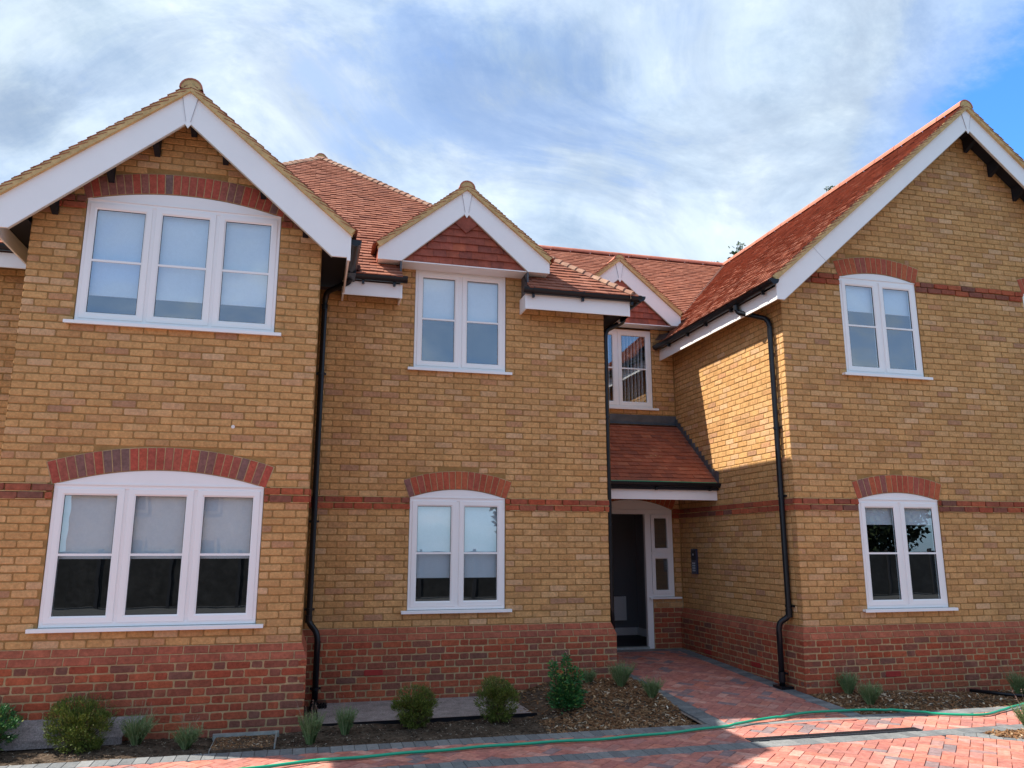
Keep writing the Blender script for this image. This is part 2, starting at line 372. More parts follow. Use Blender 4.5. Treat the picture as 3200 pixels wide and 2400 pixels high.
def arch(face, op, parent, m, d=.004):
    am = MB(); N_ = 20
    for i in range(N_):
        a, c_ = [(-op.th-.006 + 2*(op.th+.006)*q/N_) for q in (i, i+1)]; pr = []
        for r_, t_ in ((op.R+.002, a), (op.R+.002, c_), (op.R+.227, c_), (op.R+.227, a)): pr.append(face.P(op.c+r_*math.sin(t_), op.zc+r_*math.cos(t_), d-.0045))
        am.quad(*pr)
    am.build('arch_mortar', 'plinth_mortar', parent)
    n = int(round(2*op.th*(op.R+.03)/.0745)); da = 2*(op.th+.004)/n
    for i in range(n):
        a0 = -op.th-.004 + i*da + .0045/op.R; a1 = a0 + da - .009/op.R
        r0, r1 = op.R+.006, op.R+.221
        jj = rnd.uniform(-.003, .003)
        g0, g1 = a0 + .0012/op.R*2, a1 - .0012/op.R*2
        pts = [(op.c+r0*math.sin(a0), op.zc+r0*math.cos(a0), d), (op.c+r0*math.sin(a1), op.zc+r0*math.cos(a1), d),
               (op.c+(r1+jj)*math.sin(a1), op.zc+(r1+jj)*math.cos(a1), d), (op.c+(r1+jj)*math.sin(a0), op.zc+(r1+jj)*math.cos(a0), d)]
        put_poly(face, pts, 'arch_brick', parent, m)
def coping(face, a, b, parent, ext0=False, ext1=False, in0=False, in1=False, start=0):
    """two chamfered plinth courses below z=0; ext* continue round an outer corner, in* stop at an inner one"""
    for k, (zt, zb, dt, db) in enumerate(((-.005, -.070, .004, .030), (-.080, -.145, .033, .058))):
        P = .225; off = .1125*k; u = start - off + math.floor((a-start)/P - 1)*P
        while u < b + .06:
            e = u + P
            lo = a - (dt if ext0 else 0); lob = a - (db if ext0 else 0); hi = b + (dt if ext1 else 0); hib = b + (db if ext1 else 0)
            x0, x1 = u + .005, e - .005
            t0, t1 = (max(x0, lo), min(x1, hi)); b0, b1 = (max(x0, lob), min(x1, hib))
            if u <= a - .02 < e: t0, b0 = lo, lob
            if u < b + .02 <= e: t1, b1 = hi, hib
            if b1 - b0 > .04 and t1 - t0 > .01:
                put_poly(face, [(b0, zb, db), (b1, zb, db), (t1, zt, dt), (t0, zt, dt)], 'coping_brick', parent, 'coping_brick')
            u = e
def wall_sheet(face, name, u0, u1, top, openings, parent, z0=0, mname='mortar', d=-.005):
    """mortar face as a sheet with real openings; top(u) gives the height; reveals 9 cm deep"""
    b = MB(); us = {u0, u1}
    for o in openings:
        n = 18 if o.rise else 1
        for i in range(n+1): us.add(o.u0 + (o.u1-o.u0)*i/n)
    for x in getattr(top, 'knots', []): us.add(x)
    us = sorted(us)
    for a, c in zip(us[:-1], us[1:]):
        mid = (a+c)/2; ops = sorted([o for o in openings if o.u0 < mid < o.u1], key=lambda o: o.z0)
        lo = (z0, z0)
        for o in ops:
            b.quad(face.P(a, lo[0], d), face.P(c, lo[1], d), face.P(c, o.z0, d), face.P(a, o.z0, d))
            ia, ic = o.intr(a), o.intr(c)
            b.quad(face.P(a, ia, d), face.P(c, ic, d), face.P(c, ic, -.10), face.P(a, ia, -.10))
            b.quad(face.P(a, o.z0, d), face.P(c, o.z0, d), face.P(c, o.z0, -.10), face.P(a, o.z0, -.10))
            lo = (ia, ic)
        b.quad(face.P(a, lo[0], d), face.P(c, lo[1], d), face.P(c, top(c-1e-5), d), face.P(a, top(a+1e-5), d))
    for o in openings:
        for u in (o.u0, o.u1): b.quad(face.P(u, o.z0, d), face.P(u, o.z1, d), face.P(u, o.z1, -.10), face.P(u, o.z0, -.10))
    return b.build(name, mname, parent)
def ring(b, u0, u1, z0, z1, prof, P):
    """picture-frame ring: prof = [(inset, depth)...]"""
    loops = [[(u0+i, z0+i), (u1-i, z0+i), (u1-i, z1-i), (u0+i, z1-i)] for i, d in prof]
    vs = [P(u, z, prof[k][1]) for k, l in enumerate(loops) for u, z in l]; fs = []
    for k in range(len(prof)-1):
        for q in range(4): fs.append((k*4+q, k*4+(q+1) % 4, (k+1)*4+(q+1) % 4, (k+1)*4+q))
    b.add(vs, fs)

# ------------------------------------------------------------------ the building
bld = empty('apartment_building', (0, 0, -.78), label='two storey yellow brick apartment building with red brick plinth and steep red tiled gables', category='building')
def rel(o):      # keep children in world coordinates under the moved empty
    o.parent = bld; o.matrix_parent_inverse = Matrix.Translation((0, 0, .78)); return o
YB, YC, YD, XC, XB = 1.245, .156, 3.26, 5.70, 3.713
FA, FB, FC, FD = Face('front', 0.0), Face('front', YB), Face('front', YC), Face('front', YD)
FS, FAE, FAW, FBE = Face('west', XC), Face('east', 0.0), Face('west', -2.82), Face('east', XB)
FCE = Face('east', 11.62)
Z1, Z2, Z3, Z4 = .185, 1.495, 3.10, 4.393
opA = [Opening(-2.346, -.44, Z1-.03, Z2, .150), Opening(-2.346, -.44, Z3-.03, Z4, .135)]
opB = [Opening(1.175, 2.36, Z1-.03, Z2, .105), Opening(1.175, 2.36, Z3-.03, Z4, 0)]
opC = [Opening(6.595, 7.78, Z1-.03, Z2, .090), Opening(6.595, 7.78, Z3-.03, Z4, .090), Opening(9.57, 10.755, Z1-.03, Z2, .09), Opening(9.57, 10.755, Z3-.03, Z4, .09)]
opD = [Opening(4.12, 5.315, Z3-.03, Z4, 0), Opening(4.19, 5.565, -.60, 1.485, .15)]
def gable_top(c, apex, m, knots=()):
    f = lambda u: apex - m*abs(u-c); f.knots = [c]; return f
topA = gable_top(-1.406, 5.44, .829); topC = gable_top(8.66, 6.83, .868)
flat = lambda z: (lambda u: z)
tB = lambda u: 4.40 if .95 < u < 2.58 else 4.02
tB.knots = [.95, 2.58]

wA = rel(wall_sheet(FA, 'wall', -2.82, 0, topA, opA, None)); wA['label'] = 'brick wall of the wide left gable'
wB = rel(wall_sheet(FB, 'wall', -.02, XB, tB, opB, None)); wB['label'] = 'brick wall of the recessed middle bay'
wC = rel(wall_sheet(FC, 'wall', XC, 11.62, topC, opC, None)); wC['label'] = 'brick wall of the tall right gable'
wD = rel(wall_sheet(FD, 'wall', XB, XC+.02, flat(4.40), opD, None, z0=-.9)); wD['label'] = 'brick wall round the entrance door'
wS = rel(wall_sheet(FS, 'wall', YC, YD, flat(4.05), [], None, z0=-.9)); wS['label'] = 'side wall beside the entrance, partly in sun'
wAE = rel(wall_sheet(FAE, 'wall', 0, YB, flat(4.1), [], None, z0=-.9))
wAW = rel(wall_sheet(FAW, 'wall', 0, YB, flat(4.1), [], None, z0=-.9))
wBE = rel(wall_sheet(FBE, 'wall', YB, YD, flat(4.05), [], None, z0=-.9))
wN = rel(wall_sheet(FB, 'wall', -4.0, -2.82, flat(4.05), [], None)); wN['label'] = 'shaded brick wall left of the left gable'

def rA(z):
    h = (5.42 - z)/.829; a, b = max(-2.82, -1.406-h), min(0, -1.406+h)
    return (a, b) if b - a > .1 else None
def rC(z):
    h = (6.80 - z)/.868; a, b = max(XC, 8.66-h), min(11.62, 8.66+h)
    return (a, b) if b - a > .1 else None
YK = dict(kind='yellow_brick', m='yellow_brick')
lay(FA, 0, 18, rA, opA, parent=wA, start=-2.82, **YK); lay(FA, 20, 57, rA, opA, parent=wA, start=-2.82, **YK); lay(FA, 59, 73, rA, opA, parent=wA, start=-2.82, **YK)
rB = lambda z: (0.02, XB) if z < 3.98 else (.95, 2.58)
lay(FB, 0, 18, rB, opB, parent=wB, start=XB, **YK); lay(FB, 20, 59, rB, opB, parent=wB, start=XB, **YK)
lay(FC, 0, 18, rC, opC, parent=wC, start=XC, **YK); lay(FC, 20, 57, rC, opC, parent=wC, start=XC, **YK); lay(FC, 59, 90, rC, opC, parent=wC, start=XC, **YK)
sR = (YC+.10, YD-.012)
lay(FS, 0, 18, sR, [], parent=wS, start=YC-.12, **YK); lay(FS, 20, 54, sR, [], parent=wS, start=YC-.12, **YK)
for k in list(range(0, 18)) + list(range(20, 54)):        # quoin ends on the sunny return
    put_brick(FS, YC+.003, YC+.097, .075*k+.005, .075*k+.07, 'yellow_brick', wS, 'yellow_brick')
opDoor = Opening(4.19, 5.205, -.60, 1.40); lay(FD, 0, 2, (4.05, XC-.01), [opDoor], parent=wD, start=XC, **YK); lay(FD, 2, 18, (4.05, XC-.01), opD, parent=wD, start=XC, **YK); lay(FD, 20, 59, (XB, XC-.01), opD, parent=wD, start=XC, **YK)
lay(FBE, 0, 18, (YB+.08, YD), [], parent=wBE, start=YB, **YK); lay(FBE, 20, 53, (YB+.08, YD), [], parent=wBE, start=YB, **YK)
lay(FAE, 0, 18, (.08, YB), [], parent=wAE, start=0, **YK); lay(FAE, 20, 54, (.08, YB), [], parent=wAE, start=0, **YK)
lay(FAW, 0, 18, (.08, YB), [], parent=wAW, start=0, **YK); lay(FAW, 20, 54, (.08, YB), [], parent=wAW, start=0, **YK)
lay(FB, 0, 18, (-4.0, -2.82), [], parent=wN, start=-4.0, **YK); lay(FB, 20, 53, (-4.0, -2.82), [], parent=wN, start=-4.0, **YK)
# string courses (two red courses standing 15 mm proud)
SK = dict(kind='band_brick', m='red_brick', d=.017)
for f, r, op, p in ((FA, rA, opA, wA), (FB, (0.02, XB+.014), opB, wB), (FC, (XC-.014, 11.62), opC, wC), (FS, (YC+.0, YD-.01), [], wS), (FD, (4.05, XC-.01), opD, wD), (FBE, (YB, YD), [], wBE), (FAE, (0, YB), [], wAE), (FAW, (0, YB), [], wAW), (FB, (-4., -2.82), [], wN)):
    lay(f, 18, 20, r, op, parent=p, start=.06, **SK)
lay(FA, 57, 59, rA, opA, parent=wA, start=-2.9, **SK); lay(FC, 57, 59, rC, opC, parent=wC, start=5.6, **SK)
for f, a, b_, ops in ((FA, -2.82, 0, [opA[0]]), (FB, 0.02, XB+.008, [opB[0]]), (FC, XC-.008, 11.62, [opC[0], opC[2]]), (FS, YC, YD, []), (FB, -4, -2.82, [])):
    for x0, x1 in subtract((a, b_), [(o.u0-.055, o.u1+.055) for o in ops]):
        for zz_ in (1.350, 1.4225, 1.4965):
            p0, p1 = f.P(x0, zz_, .010), f.P(x1, zz_+.0075, -.04)
            rel(MB().box(min(p0[0], p1[0]), max(p0[0], p1[0]), min(p0[1], p1[1]), max(p0[1], p1[1]), zz_, zz_+.0075).build('band_mortar', 'verge_mortar'))
for o in opA: arch(FA, o, wA, 'arch_brick_mixed')
arch(FB, opB[0], wB, 'arch_brick')
for o in opC: arch(FC, o, wC, 'arch_brick')
arch(FD, opD[1], wD, 'arch_brick')
# plinths
PB = dict(kind='plinth_brick', m='red_brick', d=.056, bond='flemish')
def plinth(face, a, b, wall, e0, e1, start):
    """mortar body, Flemish-bond bricks and two chamfered coping courses"""
    coping(face, a, b, wall, ext0=e0, ext1=e1, start=start)
    A_, B_ = a - (.056 if e0 else 0), b + (.056 if e1 else 0)
    lay(face, -13, -2, (A_, B_), [], parent=wall, start=start, **PB)
    pb = MB(); P = face.P
    a1, b1 = a - (.0515 if e0 else 0), b + (.0515 if e1 else 0); a0, b0 = a - (-.001 if e0 else 0), b + (-.001 if e1 else 0)
    pb.quad(P(a1, -1.0, .0515), P(b1, -1.0, .0515), P(b1, -.150, .0515), P(a1, -.150, .0515))
    pb.quad(P(a1, -.150, .0515), P(b1, -.150, .0515), P(b0, .0, -.001), P(a0, .0, -.001))
    pb.build('plinth_mortar', 'plinth_mortar', wall)
plinth(FA, -2.82, 0, wA, True, True, -2.876)
plinth(FB, 0.0, XB, wB, False, True, XB+.056)
plinth(FC, XC, 11.62, wC, True, True, XC-.056)
plinth(FS, YC, YD, wS, True, False, YC-.056)
plinth(FAE, 0, YB, wAE, True, False, 0)
plinth(FAW, 0, YB, wAW, True, False, 0)
plinth(FBE, YB, YD, wBE, True, False, YB)
plinth(FB, -4.0, -2.876, wN, False, False, -4.0)
lay(FD, -9, 0, (5.205, XC-.01), [], parent=wD, start=5.21, kind='plinth_brick', m='red_brick', d=.003)

# one paler service-coloured red brick per plinth stands out
flush_pieces('yellow_brick', bld, 'yellow_brickwork')
flush_pieces('plinth_brick', bld, 'plinth_brickwork')
flush_pieces('band_brick', bld, 'band_brickwork', 200)
flush_pieces('arch_brick', bld, 'arch_brickwork')
flush_pieces('coping_brick', bld, 'coping_brickwork')
for o in bld.children:
    if o.name.startswith(('yellow_brickwork', 'plinth_brickwork', 'band_brickwork', 'arch_brickwork', 'coping_brickwork')): rel(o)

# vivid red service marker bricks seen low in the plinths
mat('marker_brick', (.33, .03, .025), rough=.6, noise=30, noise_amt=.15)
for face, u, k, wl in ((FB, .66+.04, -7, wB), (FC, 6.72, -8, wC), (FS, 1.05, -8, wS), (FS, 2.32, -8, wS)):
    vs, fs = brick_geo(face, .215, .067, .0605, .0, 1)
    MB().add([(v[0], v[1], v[2]) for v in vs], fs).build('marker_brick', 'marker_brick', wl).location = face.P(u+.11, .075*k+.0375, 0)

# ------------------------------------------------------------------ windows
def window(face, o, n, blind, parent=bld, sill=True, label=None, room='room_wall', bars=True, vertical=False, blind_offs=None):
    P = face.P; x0, x1, z0, z1 = o.u0+.003, o.u1-.003, o.z0+.03, o.z1
    b = MB(); ring(b, x0, x1, z0, z1, [(0, -.09), (0, -.018), (.003, -.014), (.036, -.014), (.040, -.022), (.040, -.09)], P)
    W = (x1-x0-.08-.05*(n-1))/n
    for i in range(1, n):
        c = x0+.04+i*W+(i-1)*.05
        q = [P(c, 0, 0)[0], P(c+.05, 0, 0)[0]]
        b.box(q[0], q[1], face.pos+.020, face.pos+.09, z0+.03, z1-.03)
    fr = rel(b.build('window', 'white_plastic'))
    if label: fr['label'] = label
    for i in range(n):
        a = x0+.04+i*(W+.05)-.008; c = a+W+.016; s0, s1 = z0+.034, z1-.034
        sb = MB(); ring(sb, a, c, s0, s1, [(0, -.03), (.0, -.010), (.004, -.006), (.050, -.006), (.066, -.018), (.067, -.05)], P)
        sb.build('sash', 'white_plastic', fr)
        g = MB(); ring(g, a+.064, c-.064, s0+.064, s1-.064, [(0, -.0195), (.006, -.0200), (.006, -.03)], P); g.build('gasket', 'gasket', fr)
        p0, p1, q0, q1 = a+.06, c-.06, s0+.06, s1-.06
        MB().quad(P(p0, q0, -.026), P(p1, q0, -.026), P(p1, q1, -.026), P(p0, q1, -.026)).build('pane', 'glass', fr)
        zm = (s0+s1)/2
        if bars:
            gb = MB(); y0 = face.pos
            gb.box(p0, p1, y0+.015, y0+.024, zm-.011, zm+.011); gb.box(p0, p1, y0+.028, y0+.035, zm-.010, zm+.010); gb.build('glazing_bar', 'white_plastic', fr)
        H = q1-q0; bz = q1 - H*blind
        if vertical:
            vb = MB(); nb = 7
            for k in range(nb):
                xx = p0 + (k+.5)*(p1-p0)/nb
                vb.box(xx-.004, xx+.004, face.pos+.10, face.pos+.17, q0-.02, q1+.03)
            vb.build('slat_blind', 'blind_fabric', fr)
        elif blind > 0:
            y0 = face.pos
            bb = MB(); bb.box(p0-.03, p1+.03, y0+.075, y0+.078, bz, q1+.05); bb.box(p0-.03, p1+.03, y0+.070, y0+.084, bz-.022, bz); bb.build('roller_blind', 'blind_fabric', fr)
    if sill:
        s = MB(); s.box(x0-.075, x1+.075, face.pos-.055, face.pos+.03, z0-.030, z0-.004); s.box(x0-.075, x1+.075, face.pos-.060, face.pos-.052, z0-.038, z0-.006); s.build('sill', 'white_plastic', fr)
    if o.rise:
        pn = MB(); N = 24; pts = []
        for i in range(N+1):
            u = x0 + (x1-x0)*i/N; pts.append((u, max(o.intr(u)-.002, z1+.004)))
        pn.prism_y([(x0, z1+.003), (x1, z1+.003)] + pts[::-1], face.pos+.010, face.pos+.06)
        pn.box(x0, x1, face.pos+.004, face.pos+.02, z1-.002, z1+.012); pn.build('arch_panel', 'white_board', fr)
    # the room behind
    r = MB(); y0, y1 = face.pos+.10, face.pos+2.6; a, c, zb, zt = x0-.5, x1+.5, z0-.75, z1+.35
    if face is FA: a, c = -2.8, -.03
    if z0 > 2: a, c, zt = x0-.05, x1+.05, z1+.035
    r.quad((a, y1, zb), (c, y1, zb), (c, y1, zt), (a, y1, zt)); r.quad((a, y0, zb), (a, y1, zb), (a, y1, zt), (a, y0, zt))
    r.quad((c, y0, zb), (c, y1, zb), (c, y1, zt), (c, y0, zt)); r.quad((a, y0, zb), (c, y0, zb), (c, y1, zb), (a, y1, zb)); r.quad((a, y0, zt), (c, y0, zt), (c, y1, zt), (a, y1, zt))
    for xa, xb, za, zb2 in ((a, x0, zb, zt), (x1, c, zb, zt), (x0, x1, zb, z0), (x0, x1, z1, zt)):
        r.quad((xa, y0, za), (xb, y0, za), (xb, y0, zb2), (xa, y0, zb2))
    r.build('room', room, fr)
    return fr
window(FA, opA[0], 3, .515, label='wide three light ground floor window of the left gable, blinds half down', room='room_dark')
window(FA, opA[1], 3, .80, label='wide three light upper window of the left gable, blinds mostly down')
window(FB, opB[0], 2, .74, label='arched two light ground floor window of the middle bay')
window(FB, opB[1], 2, .46, label='two light window under the tile hung gablet')
window(FC, opC[0], 2, .17, label='arched two light ground floor window of the right gable', room='room_dark')
window(FC, opC[1], 2, .29, label='arched two light upper window of the right gable')
window(FC, opC[2], 2, .2); window(FC, opC[3], 2, .3)
window(FD, opD[0], 2, 0, label='upper window above the porch with vertical blinds', room='room_dark', vertical=True)

# entrance door unit: arched frame, open doorway, sidelight with two panes
def entrance():
    y = YD; o = opD[1]
    b = MB(); zt = 1.415
    b.box(4.19, 4.26, y+.01, y+.08, -.60, zt); b.box(5.105, 5.20, y+.01, y+.08, -.60, zt); b.box(4.19, 5.565, y+.01, y+.08, zt, 1.485)
    b.box(5.20, 5.565, y+.01, y+.08, .160, .20); b.box(5.535, 5.565, y+.01, y+.08, .20, zt); b.box(5.215, 5.535, y+.01, y+.08, .795, .835)
    df = rel(b.build('door_frame', 'white_plastic')); df['label'] = 'white arched door frame with a glazed sidelight'
    for s0, s1 in ((.20, .795), (.835, zt)):
        sb = MB(); ring(sb, 5.20, 5.535, s0, s1, [(0, 0), (.004, .006), (.05, .006), (.062, -.006), (.063, -.05)], FD.P); sb.build('sash', 'white_plastic', df)
        MB().quad(*[FD.P(u, z, -.02) for u, z in ((5.25, s0+.05), (5.485, s0+.05), (5.485, s1-.05), (5.25, s1-.05))]).build('pane', 'glass', df)
    pts = [(4.195 + 1.365*i/24, max(o.intr(4.195 + 1.365*i/24)-.002, 1.492)) for i in range(25)]
    MB().prism_y([(4.195, 1.488), (5.56, 1.488)] + pts[::-1], y+.012, y+.06).build('arch_panel', 'white_board', df)
    MB().box(5.14, 5.66, y-.055, y+.02, .130, .156).build('sill', 'white_plastic', df)
    MB().box(4.26, 5.105, y-.03, y+.09, -.60, -.565).build('threshold', 'steel', df)
    # brick infill edge under the sidelight handled by the wall; close the opening with a panel behind
    MB().box(5.203, 5.705, y+.002, y+.10, -.62, .128).build('infill', 'plinth_mortar', df)
    # leaf folded back into the hall
    lf = MB(); lf.box(4.275, 4.315, y+.12, y+.95, -.56, 1.40); lo = lf.build('door_leaf', 'white_plastic', df); lo['label'] = 'white door leaf standing open inside the hall'
    MB().box(4.315, 4.36, y+.80, y+.86, .35, .50).build('handle', 'panel_steel', df)
    h = MB()
    h.quad((3.9, y+.1, -.59), (5.68, y+.1, -.59), (5.68, 5.0, -.59), (3.9, 5.0, -.59))
    rel(h.build('hall_floor', 'hall_floor'))
    h = MB()
    rel(MB().quad((3.9, 5.0, -.59), (5.68, 5.0, -.59), (5.68, 5.0, 1.9), (3.9, 5.0, 1.9)).build('hall_wall', 'hall_back'))
    h.quad((3.9, y+.1, -.59), (3.9, 5.0, -.59), (3.9, 5.0, 1.9), (3.9, y+.1, 1.9)); h.quad((5.68, y+.1, -.59), (5.68, 5.0, -.59), (5.68, 5.0, 1.9), (5.68, y+.1, 1.9))
    h.quad((3.9, y+.1, 1.9), (5.68, y+.1, 1.9), (5.68, 5.0, 1.9), (3.9, 5.0, 1.9))
    h.box(3.9, 4.19, y+.085, y+.1, -.59, 1.9); h.box(5.565, 5.68, y+.085, y+.1, -.59, 1.9)
    hw = rel(h.build('hall_wall', 'hall_wall'))
    MB().box(5.66, 5.678, y+.1, 4.98, -.585, -.46).build('skirting', 'white_plastic', hw)
    MB().box(3.905, 5.655, 4.975, 4.998, -.585, -.46).build('skirting', 'white_plastic', hw)
entrance()
rad = empty('wall_heater', (5.20, 2.70, -.30), label='white panel heater on the hall wall inside the open doorway', category='heater')
hb = MB().box(-.22, .22, 2.18, 2.27, -.03, .37).build('heater_body', 'white_plastic', rad)
gr = MB()
for i in range(11): gr.box(-.20+i*.037, -.18+i*.037, 2.20, 2.25, .37, .375)
gr.build('grille', 'gasket', rad)
for s in (-.18, .15): MB().box(s, s+.03, 2.27, 2.30, .05, .30).build('bracket', 'white_plastic', rad)
rad.rotation_euler = (0, 0, 0)

# ------------------------------------------------------------------ roofs
class Slope:
    """O at the eave, U along the eave, V up the slope, N outward"""
    def __init__(s, O, U, H, m):
        s.O = Vector(O); s.U = Vector(U); s.H = Vector(H); s.m = m; s.k = math.sqrt(1+m*m)
        s.V = (s.H + Vector((0, 0, m))) / s.k
        s.N = s.U.cross(s.V); s.N = s.N if s.N.z > 0 else -s.N
    def at(s, u, v, n=0): return s.O + s.U*u + s.V*v + s.N*n
def tiles(sl, vmax, bounds, roof, m='roof_tile', kind='roof_tile', pitch=.1, base=True, width=.165, tile=True, droop=0):
    """bounds(v) -> list of (u0,u1)"""
    if base:
        b = MB(); n = 24
        for i in range(n):
            v0, v1 = vmax*i/n, vmax*(i+1)/n
            for (a0, a1), (c0, c1) in zip(bounds(v0), bounds(min(v1, vmax-1e-4))):
                b.quad(sl.at(a0, v0, -.012), sl.at(a1, v0, -.012), sl.at(c1, v1, -.012), sl.at(c0, v1, -.012))
        b.build('underlay', 'roof_underlay', roof)
    if not tile: return
    rows = int(vmax/pitch)
    for r in range(rows+1):
        v0 = r*pitch - .03; v1 = v0 + .185; vm = v0 + .05
        if vm > vmax: break
        B0, B1 = bounds(max(v0, 0)), bounds(min(max(v0+.1, 0), vmax-1e-4))
        for q, (a, b_) in enumerate(B0):
            c, d = B1[q] if len(B1) == len(B0) else (a, b_)
            off = (width/2 if r % 2 else 0); i0 = math.floor((min(a, c)-off)/width); i1 = math.ceil((max(b_, d)-off)/width)
            for i in range(i0, i1):
                x0, x1 = off+i*width+.0015, off+(i+1)*width-.0015
                t0, t1 = max(x0, a), min(x1, b_); h0, h1 = max(x0, c), min(x1, d)
                if t1-t0 < .012 and h1-h0 < .012: continue
                t1, h1 = max(t1, t0+.002), max(h1, h0+.002)
                j = rnd.uniform(-.003, .004); jv = rnd.uniform(-.004, .004); tl = rnd.uniform(-.003, .003)
                vt = min(v1, vmax)
                cu, cv = (t0+t1)/2, (v0+vm)/2
                loc = sl.at(cu, cv, 0)
                def q_(u, v, n): return tuple(sl.at(u, v, n) - loc)
                e = .022 + j; th = .012
                vs = [q_(t0, v0+jv, e+tl), q_(t1, v0+jv, e-tl), q_(t1, v0+jv, e-tl+th), q_(t0, v0+jv, e+tl+th),
                      q_(h0, vt, -.002), q_(h1, vt, -.002), q_(h1, vt, -.002+th), q_(h0, vt, -.002+th)]
                fs = [(0, 1, 2, 3), (3, 2, 6, 7), (0, 3, 7, 4), (1, 5, 6, 2), (0, 4, 5, 1)]
                piece(kind, None, vs, fs, tuple(loc), roof, m, sl.N, (t1-t0)*pitch)
def roof_part(label):
    o = empty('roof'); rel(o); o['label'] = label; return o
def ridge(p0, p1, roof, end0=True, end1=False, r=.115, L=.45, half_down=.05, mort='verge_mortar'):
    p0, p1 = Vector(p0), Vector(p1); D = (p1-p0); n = max(1, round(D.length/L)); D.normalize()
    side = D.cross(Vector((0, 0, 1))).normalized(); up = side.cross(D)
    step = (p1-p0).length/n
    for i in range(n):
        b = MB(); a = p0 + D*(i*step); c = a + D*(step-.008); S = 10; vs = []
        for base, rr in ((a, r), (c, r*.985)):
            for k in range(S+1):
                th = math.pi*k/S
                vs.append(base + side*math.cos(th)*rr + up*(math.sin(th)*rr - half_down))
        for base, rr in ((a, r-.016), (c, r*.985-.016)):
            for k in range(S+1):
                th = math.pi*k/S
                vs.append(base + side*math.cos(th)*rr + up*(math.sin(th)*rr - half_down))
        fs = [(k, k+1, k+S+2, k+S+1) for k in range(S)] + [(k, k+2*S+2, k+2*S+3, k+1) for k in range(S)]
        b.add(vs, fs).build('ridge_tile', 'ridge_tile', roof)
    for flag, base, s in ((end0, p0, 1), (end1, p1, -1)):
        if flag:
            S = 12; b = MB(); vs = []
            for q in (.006, .03):
                for k in range(S+1): th = math.pi*k/S; vs.append(base + D*q*s + side*math.cos(th)*(r-.012) + up*(math.sin(th)*(r-.012)-half_down-.002))
                
            b.add(vs, [tuple(range(S+1)), tuple(range(2*S+1, S, -1))] + [(k, k+S+1, k+S+2, k+1) for k in range(S)])
            b.build('ridge_end_mortar', mort, roof)
def under(z): return z

# left gable
kA = math.sqrt(1+.829**2)
roofA = roof_part('steep red tiled roof of the left gable')
yvA = lambda x: .87 + max(0, (1.48-.829*abs(x+1.406))/.855)
slAE = Slope((.31, 0, 5.61-.829*1.716), (0, 1, 0), (-1, 0, 0), .829)
slAW = Slope((-3.122, 0, 5.61-.829*1.716), (0, 1, 0), (1, 0, 0), .829)
tiles(slAE, 1.716*kA, lambda v: [(-.33, yvA(.31-v/kA))], roofA)
tiles(slAW, 1.716*kA, lambda v: [(-.33, yvA(-3.122+v/kA))], roofA)
ridge((-1.406, -.33, 5.635), (-1.406, 2.5, 5.635), roofA)
# middle hipped roof
roofB = roof_part('hipped red tiled roof over the middle bay')
kB = math.sqrt(1+.855**2)
def bB(v):
    h = v/kB; lo, hi = -4.25+h, 4.05-h
    wa = (1.48-.855*h)/.829; wg = (1.33-.855*h)/.806
    cuts = []
    if wa > 0: cuts.append((-1.406-min(wa, 1.62), -1.406+min(wa, 1.62)))
    if wg > 0: cuts.append((1.77-(wg if wg < 1.1 else .80), 1.77+(wg if wg < 1.1 else .80)))
    if hi - lo < .02: return [(lo, lo+.02)]
    return subtract((lo, hi), cuts)
slB = Slope((0, .87, 4.13), (1, 0, 0), (0, 1, 0), .855)
tiles(slB, 4.15*kB, bB, roofB, base=False)
b = MB(); n = 83
for i in range(n):
    v0, v1 = 4.15*kB*i/n, 4.15*kB*(i+1)/n
    for a0, a1 in bB(v0+.001): b.quad(slB.at(a0, v0, -.012), slB.at(a1, v0, -.012), slB.at(a1, v1, -.012), slB.at(a0, v1, -.012))
b.build('underlay', 'roof_underlay', roofB)
slBE = Slope((4.05, 0, 4.13), (0, 1, 0), (-1, 0, 0), .855)
tiles(slBE, 4.15*kB, lambda v: [(.87+v/kB, 2.93+(v/kB)*.855/.79)], roofB)
slBW = Slope((-4.25, 0, 4.13), (0, 1, 0), (1, 0, 0), .855)
tiles(slBW, 4.15*kB, lambda v: [(.87+v/kB, 9.2-v/kB)], roofB, tile=False)
slBK = Slope((0, 9.17, 4.13), (1, 0, 0), (0, -1, 0), .855)
tiles(slBK, 4.15*kB, lambda v: [(-4.25+v/kB, 4.05-v/kB)], roofB, tile=False)
